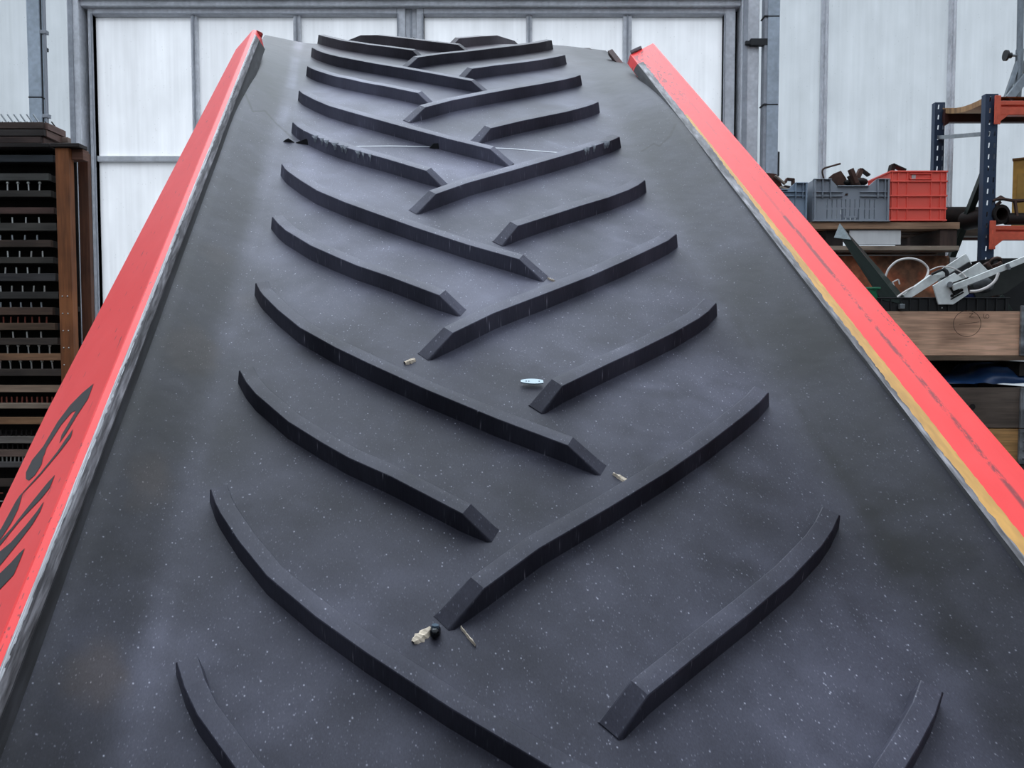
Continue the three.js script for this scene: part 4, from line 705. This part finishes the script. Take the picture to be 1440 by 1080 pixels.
  // pallet rack
  const upright = (o, x, y1, z, w, d) => {
    mesh('upright', (() => { const s = new THREE.Shape([[-w / 2, 0], [w / 2, 0], [w / 2, y1], [-w / 2, y1]].map((p) => new THREE.Vector2(...p))); for (let y = y1 - 0.035; y > 1.9; y -= 0.079) for (const k of [-0.012, 0.026]) { const q = new THREE.Path(); q.moveTo(k - 0.006, y - 0.017); q.lineTo(k - 0.003, y + 0.017); q.lineTo(k + 0.007, y + 0.017); q.lineTo(k + 0.004, y - 0.017); q.closePath(); s.holes.push(q); } const f = metres(new THREE.ExtrudeGeometry(s, { depth: 0.003, bevelEnabled: false })); return [f.translate(x, 0, z), span(x - w / 2, x - w / 2 + 0.004, 0, y1, z, z - d, 0), span(x + w / 2 - 0.004, x + w / 2, 0, y1, z, z - d, 0)]; })(), M.blueRack, o, 'dark blue slotted upright');
    mesh('foot_plate', box(w + 0.06, 0.01, d + 0.06, x, 0.005, z - d / 2), M.blueRack, o);
  };
  const rk = thing('pallet_rack', 'pallet rack with dark blue uprights and orange beams at the right', 'rack', [0, 0, 0]);
  const fx = 3.32, rx = 3.333;
  upright(rk, fx, 3.445, -6.0, 0.088, 0.05); upright(rk, rx, 3.592, -6.75, 0.078, 0.05);
  upright(rk, fx + 2.4, 3.445, -6.0, 0.088, 0.05); upright(rk, rx + 2.45, 3.592, -6.75, 0.078, 0.05);
  const beam = (yt, yb, z, x0, x1, m) => {
    mesh('beam', [span(x0, x1, yt - 0.03, yt, z + 0.012, z - 0.04, 0.004), span(x0, x1, yb, yt - 0.045, z + 0.012, z - 0.04, 0.004), span(x0, x1, yt - 0.05, yt - 0.025, z - 0.004, z - 0.04, 0)], m, rk);
    for (const s of [0, 1]) { const x = s ? x1 : x0; mesh('beam_bracket', [span(x - 0.03, x + 0.012, yb - 0.065, yt + 0.034, z + 0.022, z + 0.012, 0.003), plate(s ? [[x, yb], [x, yb - 0.055], [x - 0.07, yb]] : [[x, yb - 0.055], [x, yb], [x + 0.07, yb]], 0.012).translate(0, 0, z), ...[0.016, -0.045, -0.115].map((d) => span(x - 0.015, x - 0.006, yt + d - 0.014, yt + d + 0.014, z + 0.0225, z + 0.018, 0))], m, rk, 'orange beam bracket'); }
  };
  beam(3.392, 3.295, -5.985, 3.353, fx + 2.36, M.orange);
  beam(2.538, 2.439, -5.985, 3.343, fx + 2.36, M.orange);
  mesh('beam', span(rx + 0.02, rx + 2.4, 3.434, 3.516, -6.72, -6.77), M.maroon, rk, 'maroon rear beam');
  mesh('beam_bracket', plate([[rx + 0.015, 3.399], [rx + 0.015, 3.529], [rx + 0.05, 3.529], [rx + 0.05, 3.421]], 0.012).translate(0, 0, -6.72), M.maroon, rk);
  mesh('beam', span(rx + 0.02, rx + 2.4, 2.526, 2.614, -6.72, -6.77), M.maroon, rk, 'maroon rear beam');
  mesh('brace', bar(V(rx, 3.324, -6.76), V(fx, 3.183, -6.04), 0.03, 0.028, 0.002, V(1, 0, 0)), M.galv, rk, 'thin zinc cross brace');
  mesh('brace', bar(V(fx, 2.945, -6.045), V(rx, 2.07, -6.75), 0.045, 0.045, 0.003, V(1, 0, 0)), M.channel, rk, 'dark diagonal brace');
  const sb = thing('shelf_board', 'bowed tan board laid across the top of the pallet rack', 'board', [0, 0, 0]);
  { const rows = []; const f = (t) => [lerp(-6.78, -6.03, t), lerp(3.516, 3.392, t) - 0.03 * Math.sin(Math.PI * t)]; for (let i = 0; i <= 12; i++) { const [z, y] = f(i / 12); const xx = lerp(rx + 0.03, 3.293, i / 12); rows.push([[V(xx, y + 0.042, z), 0, i / 12], [V(xx + 2.3, y + 0.042, z), 2.5, i / 12], [V(xx + 2.3, y + 0.002, z), 2.5, i / 12], [V(xx, y + 0.002, z), 0, i / 12]]); } mesh('board', flatShade(skin(rows, true)), wood(0xb48d63), sb); }
  mesh('shelf_deck', span(3.66, rx + 2.35, 2.538, 2.538 + 0.012, -6.03, -6.7), M.maroon, rk);
  // items on the lower rack level
  const yL = 2.548 + 0.004;
  const tb = thing('steel_tube', 'short dark steel tube with its open end facing out', 'tube', [3.41, yL + 0.068, -5.99]);
  mesh('shell', new THREE.LatheGeometry([[0.045, 0], [0.066, 0], [0.068, 0.004], [0.068, 0.36], [0.045, 0.36], [0.045, 0]].map((p) => new THREE.Vector2(...p)), 32).rotateX(-Math.PI / 2).rotateY(0.18), M.scrapDark, tb);
  const tb2 = thing('roller', 'long dark steel roller lying along the pallets beside the red crate', 'roller', [3.4, 2.673, -6.5]);
  mesh('shell', rod(V(-0.24, 0, 0), V(0.18, 0, 0), 0.075, 24), M.scrapDark, tb2); mesh('shaft', rod(V(-0.27, 0, 0), V(0.21, 0, 0), 0.02, 12), M.scrap, tb2);
  for (const x of [-0.18, 0.12]) mesh('saddle', box(0.05, 0.02, 0.12, x, -0.082, 0), M.scrapDark, tb2);
  const sbm = thing('timber_beam', 'grey brown timber beam under the dark roller', 'beam', [3.68, 2.54 + 0.022, -6.5]);
  mesh('beam', box(1.0, 0.075, 0.12, 0, 0, 0), wood(0x6b5f54), sbm);
  for (const x of [-0.45, 0.45]) mesh('trestle', box(0.06, 2.54 - 0.04, 0.08, x, -(2.54) / 2 + 0.0, 0), wood(0x3a322c), sbm);
  const tb3 = thing('steel_tube', 'dark steel tube lying lengthwise in front of the yellow cabinet', 'tube', [3.66, yL + 0.04, -6.03]);
  mesh('shell', new THREE.LatheGeometry([[0.03, -0.2], [0.042, -0.2], [0.042, 0.4], [0.03, 0.4], [0.03, -0.2]].map((p) => new THREE.Vector2(...p)), 24).rotateZ(-Math.PI / 2), M.scrapDark, tb3);
  item('bent_linkage', 'rusty linkage rod with a raised lug above the open tube', 'linkage', [tube([V(3.347, 2.71, -6.0), V(3.386, 2.729, -6.0), V(3.426, 2.724, -6.0), V(3.486, 2.715, -6.0), V(3.688, 2.72, -6.0)], 0.011, 30), new THREE.CylinderGeometry(0.005, 0.045, 0.03, 12).translate(3.401, 2.734, -6.0), bar(V(3.501, 2.71, -6.0), V(3.519, 2.607, -6.0), 0.02, 0.016), bar(V(3.368, 2.68, -6.0), V(3.402, 2.705, -6.0), 0.02, 0.02)], M.scrap, 'linkage');
  const yc = thing('cabinet', 'yellow ochre metal cabinet standing on the rack behind the tubes', 'cabinet', [3.92, yL, -6.2], -0.6);
  mesh('carcass', box(0.56, 3.069 - yL, 0.4, 0, (3.069 - yL) / 2, -0.2), M.yellow, yc);
  mesh('upper_door', box(0.5, 0.19, 0.012, 0, 0.315, 0.006), std(0xc79a45, 0.5, { map: worn }), yc); mesh('lower_door', box(0.5, 0.19, 0.012, 0, 0.105, 0.006), std(0xc79a45, 0.5, { map: worn }), yc);
  mesh('divider', box(0.55, 0.02, 0.02, 0, 0.212, 0.006), std(0x5b3a1c, 0.6), yc); mesh('top_rim', box(0.57, 0.016, 0.42, 0, 3.069 - yL, -0.195), std(0x7a5524, 0.6), yc);
  // stand on top of the rack
  const sd = thing('work_stand', 'grey tripod stand with a black clamp knob on top of the rack', 'stand', [0, 0, 0]);
  const sy = 3.392 + 0.035;
  mesh('pole', [rod(V(3.613, 4.356, -6.2), V(3.621, 3.761, -6.2), 0.022, 14)], M.tripod, sd);
  mesh('sleeve', rod(V(3.62, 3.811, -6.2), V(3.61, sy, -6.2), 0.027, 14), M.tripod, sd);
  mesh('leg', bar(V(3.617, 3.751, -6.2), V(3.493, sy, -6.15), 0.025, 0.03), M.tripod, sd);
  mesh('leg', bar(V(3.656, 3.626, -6.15), V(3.477, sy, -6.08), 0.03, 0.055), M.tripod, sd);
  mesh('leg', bar(V(3.627, 3.736, -6.2), V(3.814, sy, -6.3), 0.025, 0.03), M.tripod, sd);
  mesh('clamp_knob', [rod(V(3.515, 3.771, -6.2), V(3.53, 3.771, -6.2), 0.038, 18), rod(V(3.53, 3.771, -6.2), V(3.56, 3.771, -6.2), 0.02, 14)], M.blackPlastic, sd, 'black clamp knob');
  mesh('clamp_screw', rod(V(3.555, 3.771, -6.2), V(3.611, 3.771, -6.2), 0.009, 10), M.galv, sd);
}

renderer.render(scene, camera);
